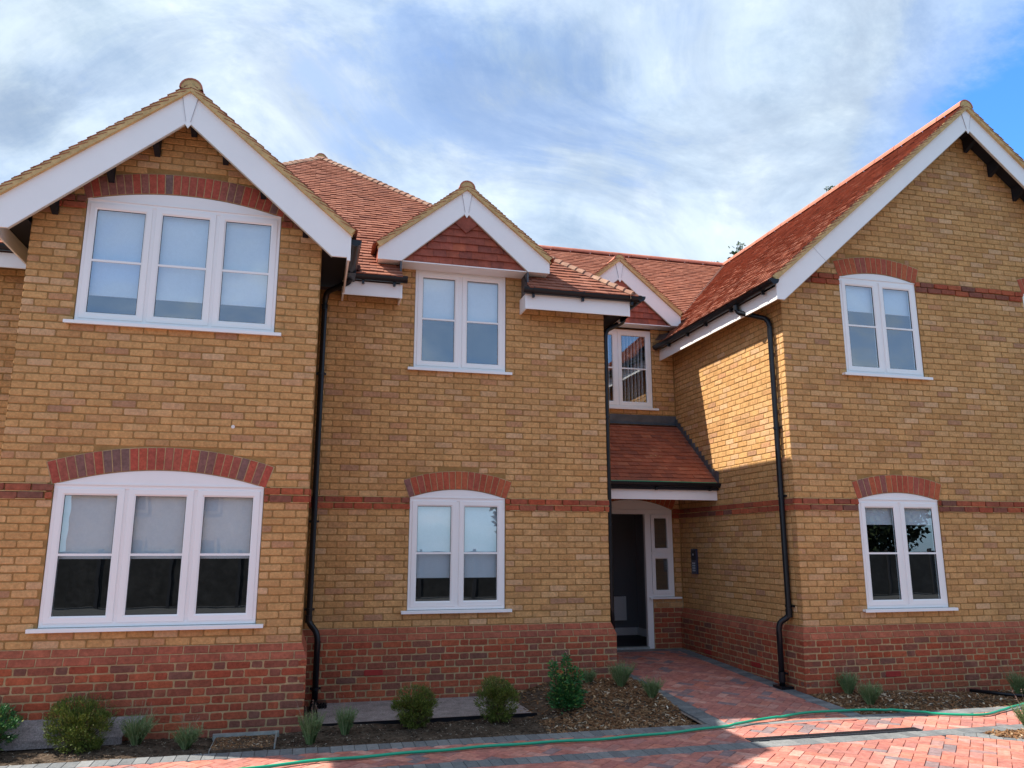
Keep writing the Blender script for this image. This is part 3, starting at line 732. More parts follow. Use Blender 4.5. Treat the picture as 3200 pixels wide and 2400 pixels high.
def bonnets(p0, p1, sideL, sideR, roof, n):
    """curved bonnet tiles up a hip, bedded in pale mortar"""
    p0, p1 = Vector(p0), Vector(p1); D = (p1-p0)/n; d = D.normalized()
    hz = Vector((d.x, d.y, 0)).normalized(); sd = Vector((hz.y, -hz.x, 0))
    mb = MB()
    for i in range(n):
        a = p0 + D*i; c = a + D*1.9; S = 6; vs = []; j = rnd.uniform(-.004, .004)
        for base, rr, lift in ((a, .125, .045+j), (c, .09, .018)):
            for k in range(S+1):
                t_ = -1 + 2*k/S
                drop = (abs(t_)**1.6)*rr*.62
                vs.append(base + sd*(t_*rr) + Vector((0, 0, lift - drop)))
        top = [v + Vector((0, 0, .013)) for v in vs]
        m_ = S+1
        fs = [(k, k+1, k+1+m_, k+m_) for k in range(S)]
        allv = vs + top
        fs2 = [tuple(i_ + 2*m_ for i_ in f) for f in fs] + [(k, k+1, k+1+2*m_, k+2*m_) for k in range(S)]
        MB().add(allv, fs + fs2).build('bonnet_tile', 'bonnet', roof)
        nose = a + d*.012
        mv = [nose + sd*((-1+2*k/S)*.115) + Vector((0, 0, .040+j - (abs(-1+2*k/S)**1.6)*.125*.62)) for k in range(S+1)]
        lowv = [nose + sd*((-1+2*k/S)*.115) + Vector((0, 0, -.005 - abs(-1+2*k/S)*.075)) for k in range(S+1)]
        mb.add(mv + lowv, [(k, k+1, k+1+m_, k+m_) for k in range(S)])
    mb.build('bonnet_mortar', 'bonnet_mortar', roof)
bonnets((4.02, .90, 4.155), (-.08, 5.0, 7.66), None, None, roofB, 50)
bonnets((-4.22, .90, 4.155), (-.12, 5.0, 7.66), None, None, roofB, 50)
ridge((-.1, 4.97, 7.70), (-.1, 5.5, 7.70), roofB, r=.10)
# main range behind
roofD = roof_part('long red tiled roof of the range behind the entrance')
kD = math.sqrt(1+.79**2)
def bD(v):
    h = v/kD; lo, hi = 4.05-h*.79/.855, 5.36+.91*h
    wg = (1.40-.79*h)/.827
    if wg > 0:
        r = subtract((lo, hi), [(4.69-wg, 4.69+wg)])
        return r if r else [(lo, lo+.001)]
    return [(lo, hi)]
slD = Slope((0, 2.93, 4.13), (1, 0, 0), (0, 1, 0), .79)
tiles(slD, 3.60*kD, bD, roofD, base=False)
b = MB(); n = 60
for i in range(n):
    v0, v1 = 3.6*kD*i/n, 3.6*kD*(i+1)/n
    for a0, a1 in bD(v0+.001): b.quad(slD.at(a0, v0, -.012), slD.at(a1, v0, -.012), slD.at(a1, v1, -.012), slD.at(a0, v1, -.012))
b.build('underlay', 'roof_underlay', roofD)
slDK = Slope((0, 10.13, 4.13), (1, 0, 0), (0, -1, 0), .79)
tiles(slDK, 3.60*kD, lambda v: [(0, 12)], roofD, tile=False)
ridge((.7, 6.53, 7.01), (8.60, 6.53, 7.01), roofD, end0=False, r=.10)
# right gable
roofC = roof_part('tall red tiled roof of the right gable')
kC = math.sqrt(1+.868**2)
slCW = Slope((5.36, 0, 4.13), (0, 1, 0), (1, 0, 0), .868)
tiles(slCW, 3.30*kC, lambda v: [(-.175, 2.93+(v/kC)/.91)], roofC)
slCE = Slope((11.96, 0, 4.13), (0, 1, 0), (-1, 0, 0), .868)
tiles(slCE, 3.30*kC, lambda v: [(-.175, 1.2)], roofC)
tiles(slCE, 3.30*kC, lambda v: [(1.2, 9.5)], roofC, tile=False)
ridge((8.66, -.175, 7.015), (8.66, 9.5, 7.015), roofC)
# gablets
roofG = roof_part('small tiled gablet over the middle upper window'); kG = math.sqrt(1+.806**2)
for s in (1, -1):
    sl = Slope((1.77+s*1.125, 0, 5.465-.806*1.125), (0, 1, 0), (-s, 0, 0), .806)
    tiles(sl, 1.125*kG, lambda v, s=s: [(.92, .87 + max(.04, (5.465-.806*(1.125-v/kG)-4.13)/.855))], roofG)
ridge((1.77, .92, 5.475), (1.77, 2.4, 5.475), roofG, r=.105)
roofH = roof_part('small tiled gablet over the upper window above the porch'); kH = math.sqrt(1+.827**2)
for s in (1, -1):
    sl = Slope((4.69+s*1.07, 0, 5.53-.827*1.07), (0, 1, 0), (-s, 0, 0), .827)
    tiles(sl, 1.07*kH, lambda v, s=s: [(2.97, 2.93 + max(.06, (5.53-.827*(1.07-v/kH)-4.13)/.79))], roofH)
ridge((4.69, 2.97, 5.53), (4.69, 4.6, 5.53), roofH, r=.10)
# porch
roofP = roof_part('lean-to tiled porch roof over the entrance')
slP = Slope((0, 2.0, 1.815), (1, 0, 0), (0, 1, 0), .805); kP = math.sqrt(1+.805**2)
tiles(slP, 1.24*kP, lambda v: [(XB+.02, XC-.01)], roofP, m='roof_tile_dark', kind='porch_tile')
flush_pieces('porch_tile', roofP, 'porch_tiling', 300)
flush_pieces('roof_tile', bld, 'roof_tiling', 300)
for o in bld.children:
    if o.name.startswith('roof_tiling'): rel(o)
# a few paint-like scuffs on the porch tiles
sc = MB()
for i in range(7):
    sc_u, sc_v = 4.95 + rnd.uniform(-.10, .10), .62 + rnd.uniform(-.01, .01)
    p = slP.at(sc_u, sc_v, .042); sc.quad(p, p+Vector((.018, 0, 0)), p+Vector((.02, .008, .007)), p+Vector((.004, .008, .007)))
sc.build('mortar_splash', 'verge_mortar', roofP)

# tile hanging in the gablets
def tile_hang(c, z0, apex_in, m, hw, y, roof, rows, spear=True):
    """camber-bottomed hanging tiles inside a gable triangle"""
    base = MB(); base.prism_y([(c-hw-.05, z0-.0), (c+hw+.05, z0-.0), (c, apex_in+.10)], y+.02, y+.06); base.build('hanging_backing', 'roof_underlay', roof)
    W = .165; P = .098
    for r in range(rows):
        zb = z0 + r*P; zt = min(zb + .145, apex_in + .08)
        half = lambda z: max(0, (apex_in + .06 - z)/m)
        off = W/2 if r % 2 else 0
        hb_, ht_ = half(zb), half(zt)
        n = int(hb_/W) + 2
        for i in range(-n, n+1):
            x0, x1 = c+off+i*W+.001, c+off+(i+1)*W-.001
            a0, a1 = max(x0, c-hb_), min(x1, c+hb_); t0, t1 = max(x0, c-ht_), min(x1, c+ht_)
            if a1-a0 < .015: continue
            if t1 < t0: t0 = t1 = min(max((t0+t1)/2, a0), a1)
            sag = rnd.uniform(-.003, .003); dy = rnd.uniform(-.002, .002)
            lift = .010*math.sin((a0-c+.4)*2.2) * (1 if r else .3)
            b = MB(); y0 = y - .014 + dy; y1 = y + .012
            b.add([(a0, y0, zb+sag+lift), (a1, y0, zb+sag+lift*.9), (a1, y0+.013, zb+sag+lift*.9), (a0, y0+.013, zb+sag+lift),
                   (t0, y1, zt), (t1, y1, zt), (t1, y1+.012, zt), (t0, y1+.012, zt)],
                  [(0, 1, 5, 4), (3, 7, 6, 2), (0, 3, 2, 1), (0, 4, 7, 3), (1, 2, 6, 5)])
            b.build('hanging_tile', 'hanging_tile', roof)
    if spear:
        zz0 = apex_in - .25
        MB().prism_y([(c, zz0), (c+.15, zz0+.13), (c+.03, apex_in+.0), (c-.03, apex_in+.0), (c-.15, zz0+.13)], y-.030, y-.018).build('apex_tile', 'apex_hanging', roof)
tile_hang(1.77, 4.392, 5.08, .86, .80, 1.0, roofG, 7)
tile_hang(4.69, 4.430, 5.15, .86, .86, 3.05, roofH, 7)

# ------------------------------------------------------------------ barge boards, verges, soffits
def barge(c, za, m, hw, zf, hin, zin_apex, y, roof, th=.024, cap=True, soffit_to=None, mort=True, left=True, right=True):
    for s in ((-1,) if left else ()) + ((1,) if right else ()):
        e = .0006
        poly = [(c+s*e, za), (c+s*hw, za-m*hw), (c+s*hw, zf), (c+s*hin, zf), (c+s*e, zin_apex)]
        MB().prism_y(poly, y, y+th).build('bargeboard', 'white_board', roof)
        # lower lip: shaded underside of the white board, painted beige
        sl = (zin_apex-zf)/hin
        MB().prism_y([(c+s*e, zin_apex-.001), (c+s*hin, zf-.001), (c+s*hin, zf-.010), (c+s*e, zin_apex-.011)], y+.004, y+.03).build('board_lip', 'shaded_board', roof)
        if mort:
            kk = math.sqrt(1+m*m); Ls = hw*1.015*kk
            N = max(8, int(Ls/.12)); ew = {1.70: .029, 3.205: .030, 1.100: .029, 1.045: .029}.get(hw, .029)
            F = lambda q, n: (c+s*(q/kk + n*m/kk), za+.060-m*q/kk + n/kk)      # along the slope from the apex, n outward
            g = MB()
            for i in range(N):
                q0, q1 = Ls*i/N, Ls*(i+1)/N; w0, w1 = rnd.uniform(-.004, .004), rnd.uniform(-.004, .004)
                pts_ = [F(q0, .016+w0), F(q1, .016+w1), F(q1, -.052), F(q0, -.052)]
                if i == 0: pts_[0] = (c, F(0, .016)[1]+.012); pts_[3] = (c, za-.006)
                g.prism_y(pts_, y-.035+rnd.uniform(-.0015, .0015), y+.06)
            g.build('verge_mortar', 'verge_mortar', roof, kind='stuff')
            sg = MB(); q = .13
            while q < Ls:
                a_, b2 = F(q, .024), F(max(q-.155, .01), -.020+rnd.uniform(-.006, .006))
                dx_, dz_ = b2[0]-a_[0], b2[1]-a_[1]; L_ = math.hypot(dx_, dz_); nx_, nz_ = -dz_/L_*.0055, dx_/L_*.0055
                sg.prism_y([(a_[0]+nx_, a_[1]+nz_), (a_[0]-nx_, a_[1]-nz_), (b2[0]-nx_*.4, b2[1]-nz_*.4), (b2[0]+nx_*.4, b2[1]+nz_*.4)], y-.0385, y-.02)
                q += .1
            sg.build('verge_tile_edges', 'roof_tile_dark', roof, kind='stuff')
            gt = MB(); gt.prism_y([(c+s*e, za+.004), (c+s*(hw+.012), za-m*(hw+.012)+.004), (c+s*(hw+.012), za-m*(hw+.012)-.007), (c+s*e, za-.007)], y-.037, y+.02); gt.build('undercloak', 'verge_mortar', roof)
    if cap:     # spear-shaped joint cover at the apex
        k = .075 if hw > 1.5 else .065
        MB().prism_y([(c-k*.95, za-m*k*.95-.004), (c, za-.004), (c+k*.95, za-m*k*.95-.004), (c+.020, zin_apex-.01), (c+.032, zin_apex-.025), (c, zin_apex-.075), (c-.032, zin_apex-.025), (c-.020, zin_apex-.01)], y-.007, y+.001).build('apex_cover', 'white_plastic', roof)
        for s in (-1, 1):
            MB().prism_y([(c+s*k*.95, za-m*k*.95-.012), (c+s*(k*.95+.004), za-m*k*.95-.014), (c+s*.024, zin_apex), (c+s*.020, zin_apex)], y-.0085, y+.001).build('cover_seam', 'seam', roof)
barge(-1.406, 5.550, .829, 1.700, 3.895, 1.510, 5.215, -.30, roofA)
barge(8.66, 6.935, .868, 3.205, 3.905, 3.105, 6.645, -.144, roofC)
barge(1.77, 5.410, .806, 1.100, 4.378, .815, 5.10, .95, roofG)
barge(4.69, 5.470, .827, 1.045, 4.435, .880, 5.175, 3.0, roofH)
# seams on the long right board, foot returns
MB().prism_y([(6.02, 4.63), (6.024, 4.63), (6.24, 4.42), (6.236, 4.42)], -.1465, -.1445).build('board_seam', 'seam', roofC)
for x, z0_, z1_ in ((.293, 3.86, 4.147), (-3.105, 3.86, 4.147)):
    s = 1 if x > 0 else -1
    MB().box(min(x, x-s*.035), max(x, x-s*.035), -.303, -.276, z0_, z1_-.05).build('foot_block', 'white_board', roofA)
# black soffits and sloped undersides
def gable_soffit(c, zr, m, hw, y0, y1, roof, zend):
    for s in (-1, 1):
        MB().prism_y([(c, zr), (c+s*hw, zr-m*hw), (c+s*hw, zr-m*hw-.02), (c, zr-.02)], y0, y1).build('soffit', 'black_timber', roof)
gable_soffit(-1.406, 5.47, .829, 1.66, -.272, .02, roofA, 0)
gable_soffit(8.66, 6.86, .868, 3.16, -.115, YC+.02, roofC, 0)
def sof(x0, x1, y0, y1, z, roof, m='black_timber', t=.012): return MB().box(x0, x1, y0, y1, z, z+t).build('soffit', m, roof)
sof(.0, .27, -.27, 1.24, 4.06, roofA); sof(-3.09, -2.82, -.27, 1.24, 4.06, roofA)
# eave bearers (black) below the left gable boards
for x, z in ((-1.385, 5.238), (-1.726, 4.964), (-2.137, 4.621), (-2.617, 4.218), (-1.046, 4.956), (-.639, 4.61), (-.182, 4.217)):
    zt = 5.46-.829*abs(x+1.406)
    MB().add([(x-.028, -.005, z-.035), (x+.028, -.005, z-.035), (x+.028, -.265, z+.09), (x-.028, -.265, z+.09), (x-.028, -.005, zt), (x+.028, -.005, zt), (x+.028, -.265, zt), (x-.028, -.265, zt)],
             [(0, 3, 2, 1), (4, 5, 6, 7), (0, 1, 5, 4), (1, 2, 6, 5), (2, 3, 7, 6), (3, 0, 4, 7)]).build('bearer', 'black_timber', roofA)
for dx in (.22, .60, .98, 1.36, 1.74, 2.12, 2.5, 2.88):
    for s in (1, -1):
        x = 8.66+s*dx; zt = 6.85-.868*dx; z = zt - .20
        MB().add([(x-.03, YC-.005, z), (x+.03, YC-.005, z), (x+.03, -.10, z+.12), (x-.03, -.10, z+.12), (x-.03, YC-.005, zt), (x+.03, YC-.005, zt), (x+.03, -.11, zt), (x-.03, -.11, zt)],
             [(0, 3, 2, 1), (4, 5, 6, 7), (0, 1, 5, 4), (1, 2, 6, 5), (2, 3, 7, 6), (3, 0, 4, 7)]).build('bearer', 'black_timber', roofC)
# gablet soffits and box sides
sof(.675, 2.865, .976, YB-.002, 4.380, roofG, 'white_board')
MB().box(.668, .690, .976, 1.33, 4.385, 4.535).build('box_side', 'hanging_tile', roofG); MB().box(2.850, 2.872, .976, 1.33, 4.385, 4.535).build('box_side', 'hanging_tile', roofG)
for x in (.945, 2.570):
    MB().box(x, x+.02, .96, YB+.3, 4.12, 4.385).build('cheek', 'lead', roofG)
sof(3.72, 5.72, 3.03, YD-.002, 4.425, roofH, 'white_board')
# fascias: face plus return ends
def fascia(x0, x1, y, z0, z1, yb, roof, lend=True, rend=True):
    b = MB(); b.box(x0, x1, y, y+.02, z0, z1); f = b.build('fascia', 'white_board', roof)
    s = MB(); s.box(x0+.005, x1-.005, y+.02, yb, z1-.045, z1-.035); s.build('soffit', 'black_timber', roof)
    for fl, x in ((lend, x0), (rend, x1-.02)):
        if fl:
            MB().box(x, x+.02, y+.02, yb, z0, z1).build('box_end', 'white_board', roof)
            MB().box(x-.004, x+.024, y-.005, y+.002, z0-.004, z1).build('corner_trim', 'white_plastic', roof)
    return f
fascia(.262, .975, .95, 3.892, 4.065, YB-.004, roofB); fascia(2.545, 3.965, .95, 3.885, 4.080, YB-.004, roofB)
fascia(-4.2, -3.1, .95, 3.900, 4.065, YB-.004, roofB)
MB().box(3.945, 3.965, .97, 3.2, 3.885, 4.08).build('fascia', 'white_board', roofB); sof(XB+.02, 3.945, .97, 3.24, 3.93, roofB)
MB().box(.268, .288, -.276, .95, 3.900, 4.16).build('fascia', 'white_board', roofA); MB().box(-3.1, -3.08, -.276, .95, 3.900, 4.16).build('fascia', 'white_board', roofA)
MB().box(5.460, 5.480, -.125, 3.40, 3.905, 4.075).build('fascia', 'white_board', roofC)
sof(5.48, XC-.002, -.12, 3.24, 4.05, roofC)
MB().box(XB+.08, XC-.003, 2.030, 2.05, 1.570, 1.708).build('fascia', 'white_board', roofP); sof(XB+.06, XC-.003, 2.05, YD-.003, 1.662, roofP)
MB().box(XB+.06, XC-.003, 1.975, 2.06, 1.708, 1.79).build('eave_board', 'black_timber', roofP)
# valleys and leadwork
def strip(name, pts, m, roof, wdt=.16):
    b = MB()
    for p, q, ax in pts:
        p, q, ax = Vector(p), Vector(q), Vector(ax)
        b.add([p-ax*wdt/2, p+ax*wdt/2, q+ax*wdt/2, q-ax*wdt/2], [(0, 1, 2, 3)])
    return b.build(name, m, roof)
# black valley lining in the gap between the left gable eave and the middle roof
vb = MB(); vb.box(.31, .40, .62, .98, 4.05, 4.16)
vb.add([(.30, .62, 4.16), (.46, .86, 4.165), (.46, 1.02, 4.30), (.30, 1.02, 4.30)], [(0, 1, 2, 3)])
vb.add([(.29, .20, 4.10), (.40, .60, 4.10), (.42, .90, 4.30), (.29, .90, 4.30)], [(0, 1, 2, 3)]); vb.build('valley_lining', 'black_plastic', roofA)
# lead apron and stepped flashing of the porch
lf = MB()
lf.box(XB+.02, XC-.002, YD-.018, YD-.009, 2.85, 2.985)
lf.add([(XB+.02, YD-.018, 2.872), (XC, YD-.018, 2.872), (XC, YD-.085, 2.820), (XB+.02, YD-.085, 2.820)], [(0, 1, 2, 3)])
for x in (4.45, 5.05, 5.42): lf.box(x, x+.012, YD-.021, YD-.018, 2.83, 2.98)
lf.build('lead_flashing', 'lead', roofP)
sf = MB(); zl = lambda y: 1.815+.805*(y-2.0)
k0 = 0; yy = 1.97
sf.prism_y
def pr_x(b, poly, x0, x1):
    n = len(poly); b.add([(x0, y, z) for y, z in poly] + [(x1, y, z) for y, z in poly], [tuple(range(n)), tuple(range(2*n-1, n-1, -1))] + [(i, i+n, (i+1) % n+n, (i+1) % n) for i in range(n)])
pr_x(sf, [(1.97, zl(1.97)+.01), (3.25, zl(3.25)+.01), (3.25, zl(3.25)+.10), (1.97, zl(1.97)+.10)], XC-.020, XC-.008)
k = 0
for kk in range(25, 41):
    z = .075*kk; y_ = 2.0 + (z-1.815-.09)/.805
    if y_ > 3.24 or y_ < 1.9: continue
    pr_x(sf, [(y_, zl(y_)+.08), (y_+.095, zl(y_+.095)+.08), (y_+.01, z+.078)], XC-.023, XC-.006)
pr_x(sf, [(1.96, zl(2.0)-.05), (2.12, zl(2.12)+.05), (2.0, zl(2.0)+.18), (1.94, zl(2.0)+.16)], XC-.024, XC-.006)
sf.build('stepped_flashing', 'lead', roofP)
# valley between main range and right roof: dark swept line
strip('valley_tile', [((5.36, 2.93, 4.165), (8.60, 6.49, 7.0), (.74, -.67, 0))], 'roof_underlay', roofD, .05)
MB().add([(5.36, 2.70, 4.13), (5.60, 2.95, 4.32), (5.42, 3.15, 4.32), (5.25, 2.98, 4.16)], [(0, 1, 2, 3)]).build('valley_lining', 'black_plastic', roofH)

# ------------------------------------------------------------------ rainwater goods
def gutter(p0, p1, outward, brackets=(), r=.057, smooth=True, label=None):
    p0, p1 = Vector(p0), Vector(p1); o = Vector(outward); up = Vector((0, 0, 1)); S = 10; b = MB()
    prof = [(math.cos(math.pi*k/S)*r, -math.sin(math.pi*k/S)*r*1.15) for k in range(S+1)] + [(-math.cos(math.pi*k/S)*(r-.006), -math.sin(math.pi*k/S)*(r-.006)*1.15) for k in range(S+1)]
    # small lip on the outer edge
    vs = [p + o*a + up*c for p in (p0, p1) for a, c in prof]; n = len(prof)
    b.add(vs, [(i, (i+1) % n, (i+1) % n+n, i+n) for i in range(n)])
    d = (p1-p0).normalized()
    for e, s in ((p0, -1), (p1, 1)):
        cap = [e + o*math.cos(math.pi*k/S)*(r+.004) - up*math.sin(math.pi*k/S)*(r+.004)*1.15 + up*.004 for k in range(S+1)]
        cap2 = [v + d*s*.012 for v in cap]; v0 = [v - d*s*.02 for v in cap]
        b.add(cap + cap2 + v0, [tuple(range(S+1, 2*S+2)), tuple(range(S+1))] + [(k, k+1, k+S+2, k+S+1) for k in range(S)] + [(k, k+1, k+2*S+3, k+2*S+2) for k in range(S)])
    lip = (p0+o*r+up*.002, p1+o*r+up*.002); b.tube(lip, .007, 6)
    g = rel(b.build('gutter', 'black_plastic'))
    if label: g['label'] = label
    for t_ in brackets:
        c = p0 + (p1-p0)*t_
        B = MB()
        for off in (-.014, .014): pass
        pts = [(math.cos(math.pi*k/S)*(r+.006), -math.sin(math.pi*k/S)*(r+.006)*1.15) for k in range(S+1)]
        vs = [c + d*q + o*a + up*e for q in (-.016, .016) for a, e in pts]
        B.add(vs, [(k, k+1, k+S+2, k+S+1) for k in range(S)])
        base = c - o*.012 - up*(r*1.15)
        q = [base + d*sx*.014 + o*sy*.022 + up*sz for sz in (.02, -.045) for sx, sy in ((-1, -1), (1, -1), (1, 1), (-1, 1))]
        B.add(q, [(0, 1, 2, 3), (7, 6, 5, 4), (0, 4, 5, 1), (1, 5, 6, 2), (2, 6, 7, 3), (3, 7, 4, 0)])
        B.build('bracket', 'black_plastic', g)
    return g
gutter((.30, .895, 4.135), (1.02, .895, 4.135), (0, -1, 0), (.28, .80), label='short black gutter left of the middle window')
gutter((2.51, .895, 4.135), (4.09, .895, 4.135), (0, -1, 0), (.08, .5, .93), label='black gutter at the corner of the middle bay')
gutter((4.095, .86, 4.135), (4.095, 2.75, 4.135), (1, 0, 0), (.3, .7))
gutter((.345, -.22, 4.12), (.345, .80, 4.12), (1, 0, 0), ())
gutter((-3.16, -.22, 4.12), (-3.16, .80, 4.12), (-1, 0, 0), (.5,))
gutter((-3.2, .895, 4.135), (-4.3, .895, 4.135), (0, -1, 0), (.5,))
gutter((5.395, -.20, 4.135), (5.395, 3.36, 4.135), (-1, 0, 0), (.08, .30, .50, .66, .84), label='long black gutter beside the entrance')
gutter((XB+.04, 1.955, 1.800), (XC-.01, 1.955, 1.800), (0, -1, 0), (.06, .50, .93), r=.05, label='black gutter of the porch')
# thin green edge strip along the porch gutter line
MB().tube([(XB+.10, 1.93, 1.812), (4.6, 1.905, 1.813), (5.64, 1.93, 1.812)], .006, 6).build('edge_trim', 'hose_green', roofP)
def smooth_path(pts, r=.05, n=5):
    out_ = [Vector(pts[0])]
    for i in range(1, len(pts)-1):
        a, b, c = Vector(pts[i-1]), Vector(pts[i]), Vector(pts[i+1])
        d0 = (a-b); d1 = (c-b); q = min(r, d0.length*.45, d1.length*.45); s, e = b+d0.normalized()*q, b+d1.normalized()*q
        for k in range(n+1):
            t_ = k/n; out_.append(s*(1-t_)**2 + b*2*t_*(1-t_) + e*t_*t_)
    out_.append(Vector(pts[-1])); return out_
def downpipe(pts, clips, label, r=.034, wall_dir=(0, 1, 0), collars=()):
    o = rel(MB().tube(smooth_path(pts), r, 14).build('downpipe', 'black_plastic', smooth=True)); o['label'] = label
    wd = Vector(wall_dir)
    for p in clips:
        p = Vector(p); b = MB(); b.tube([p-Vector((0, 0, .014)), p+Vector((0, 0, .014))], r+.007, 14)
        side = Vector((wd.y, wd.x, 0))
        q0 = p - side*.055 + wd*.02; q1 = p + side*.055 + wd*.05
        b.box(min(q0.x, q1.x)-.002, max(q0.x, q1.x)+.002, min(q0.y, q1.y)-.002, max(q0.y, q1.y)+.002, p.z-.012, p.z+.012)
        b.build('pipe_clip', 'black_plastic', o)
    for p, hgt in collars:
        p = Vector(p); MB().tube([p-Vector((0, 0, hgt)), p+Vector((0, 0, hgt))], r+.006, 14).build('collar', 'black_plastic', o)
    return o
# 1: between left gable and middle bay
downpipe([(.36, .90, 4.12), (.335, .91, 4.03), (.085, 1.12, 3.955), (.066, 1.175, 3.86), (.068, 1.175, .08), (.155, 1.12, -.02), (.172, 1.11, -.10), (.172, 1.11, -.86)],
         [(.066, 1.175, 2.95), (.067, 1.175, 1.20), (.068, 1.175, .22), (.172, 1.11, -.62)], 'black downpipe in the corner of the left gable', collars=[((.066, 1.175, 3.78), .03), ((.066, 1.175, .12), .04)])
# 2: behind the right corner of the middle bay
downpipe([(4.05, 1.30, 4.08), (4.03, 1.33, 3.92), (3.80, 1.36, 3.80), (3.772, 1.36, 3.72), (3.772, 1.36, .10), (3.812, 1.44, -.06), (3.812, 1.44, -.70)],
         [(3.772, 1.36, 2.6), (3.772, 1.36, 1.2)], 'black downpipe hidden behind the middle bay corner', wall_dir=(-1, 0, 0))
# 3: beside the entrance
downpipe([(5.40, .72, 4.10), (5.41, .72, 3.98), (5.635, .40, 3.82), (5.650, .36, 3.74), (5.650, .36, .10), (5.56, .42, .03), (5.545, .43, -.04), (5.545, .43, -.70)],
         [(5.650, .36, 2.38), (5.650, .36, 1.53), (5.650, .36, .22), (5.545, .43, -.55)], 'black downpipe beside the entrance path', wall_dir=(1, 0, 0), collars=[((5.40, .72, 4.04), .035), ((5.65, .36, .14), .05), ((5.545, .43, -.60), .05)])
gb_ = MB(); gb_.box(.12, .30, .92, 1.10, -.83, -.76); gb_.box(.13, .29, .93, 1.09, -.76, -.735)
for i in range(6): gb_.box(.125+i*.03, .135+i*.03, .88, .93, -.80, -.735)
empty_g = rel(gb_.build('gully', 'black_plastic')); empty_g['label'] = 'black plastic gully at the foot of the downpipe'
rel(MB().box(5.47, 5.63, .33, .52, -.73, -.69).build('gully', 'black_plastic'))
# small vent on the left gable
v_ = MB(); v_.tube([(-.78, -.003, 2.10), (-.78, .02, 2.10)], .018, 12); rel(v_.build('vent_cap', 'render_white'))

# ------------------------------------------------------------------ intercom
ic = empty('intercom', (5.70, 2.79, .70), label='dark blue door entry panel on the shaded side wall by the entrance', category='intercom')
MB().box(-.030, -.004, -.085, .085, -.185, .185).build('backplate', 'navy_panel', ic)
MB().box(-.036, -.030, -.065, .065, .02, .165).build('camera_module', 'gasket', ic)
MB().tube([(-.036, 0, .10), (-.041, 0, .10)], .016, 12).build('lens', 'panel_steel', ic)
kp = MB()
for i in range(4):
    for j in range(3): kp.box(-.034, -.030, -.04+j*.032, -.018+j*.032, -.145+i*.035, -.122+i*.035)
kp.build('keypad', 'panel_steel', ic)

# ------------------------------------------------------------------ ground
def zg(x, y):                      # paved level: flat drive, path rising to the door
    return -.78 if y < -.84 else -.78 + .046*min(y+.84, 3.9)
def sst(a, b, x): t_ = max(0, min(1, (x-a)/(b-a))); return t_*t_*(3-2*t_)
def zs(x, y):                      # planting bed level
    z = -.812 + .015*math.sin(x*3.1+y*2)*math.cos(y*4.3-x)
    if x < 5: z += .155*sst(2.25, 3.1, x)*sst(-.75, .7, y)
    if x > 5: z += .07*(1-sst(5.7, 8.5, x))*sst(-.75, .0, y)
    return z
ground = MB().box(-60, 60, -60, 60, -1.35, -.93).build('ground', 'asphalt', kind='structure')
# sand bed under the paving
bd = MB(); n = 40
bd.quad((-12, -12, -.800), (14, -12, -.800), (14, -.84, -.800), (-12, -.84, -.800))
for i in range(n):
    y0, y1 = -.84+4.1*i/n, -.84+4.1*(i+1)/n
    bd.quad((3.86, y0, zg(0, y0)-.018), (5.70, y0, zg(0, y0)-.018), (5.70, y1, zg(0, y1)-.018), (3.86, y1, zg(0, y1)-.018))
driveway = bd.build('driveway', 'sand_joint', kind='structure'); driveway['label'] = 'red herringbone block paving with charcoal bands'
def clip(poly, inside, inter):
    out_ = []
    for i in range(len(poly)):
        a, b = poly[i], poly[(i+1) % len(poly)]; ia, ib = inside(a), inside(b)
        if ia: out_.append(a)
        if ia != ib: out_.append(inter(a, b))
    return out_
def clip_hp(poly, nx, ny, c):      # keep nx*x+ny*y <= c
    f = lambda p: nx*p[0]+ny*p[1]-c
    return clip(poly, lambda p: f(p) <= 1e-9, lambda a, b: (a[0]+(b[0]-a[0])*f(a)/(f(a)-f(b)), a[1]+(b[1]-a[1])*f(a)/(f(a)-f(b))))
def slab(poly, kind, m, parent, top=0, e=.004):
    if len(poly) < 3: return
    A = .5*sum(poly[i][0]*poly[(i+1) % len(poly)][1]-poly[(i+1) % len(poly)][0]*poly[i][1] for i in range(len(poly)))
    if abs(A) < .0015: return
    if A < 0: poly = poly[::-1]
    cx = sum(p[0] for p in poly)/len(poly); cy = sum(p[1] for p in poly)/len(poly); dz = rnd.uniform(-.0015, .0015); tx, ty = rnd.uniform(-.008, .008), rnd.uniform(-.008, .008)
    def Z(x, y): return zg(x, y)+top+dz+(x-cx)*tx+(y-cy)*ty
    zc = zg(cx, cy); n = len(poly); vs = []
    for k, (x, y) in enumerate(poly):
        L = math.hypot(x-cx, y-cy); s = 1-e/L; vs.append(((x-cx)*s, (y-cy)*s, Z(x, y)-zc))
    for x, y in poly: vs.append((x-cx, y-cy, Z(x, y)-zc-.004))
    for x, y in poly: vs.append((x-cx, y-cy, Z(x, y)-zc-.03))
    fs = [tuple(range(n))] + [(a+i, a+n+i, a+n+(i+1) % n, a+(i+1) % n) for a in (0, n) for i in range(n)]
    piece(kind, None, vs, fs, (cx, cy, zc), parent, m, Vector((0, 0, 1)), abs(A))
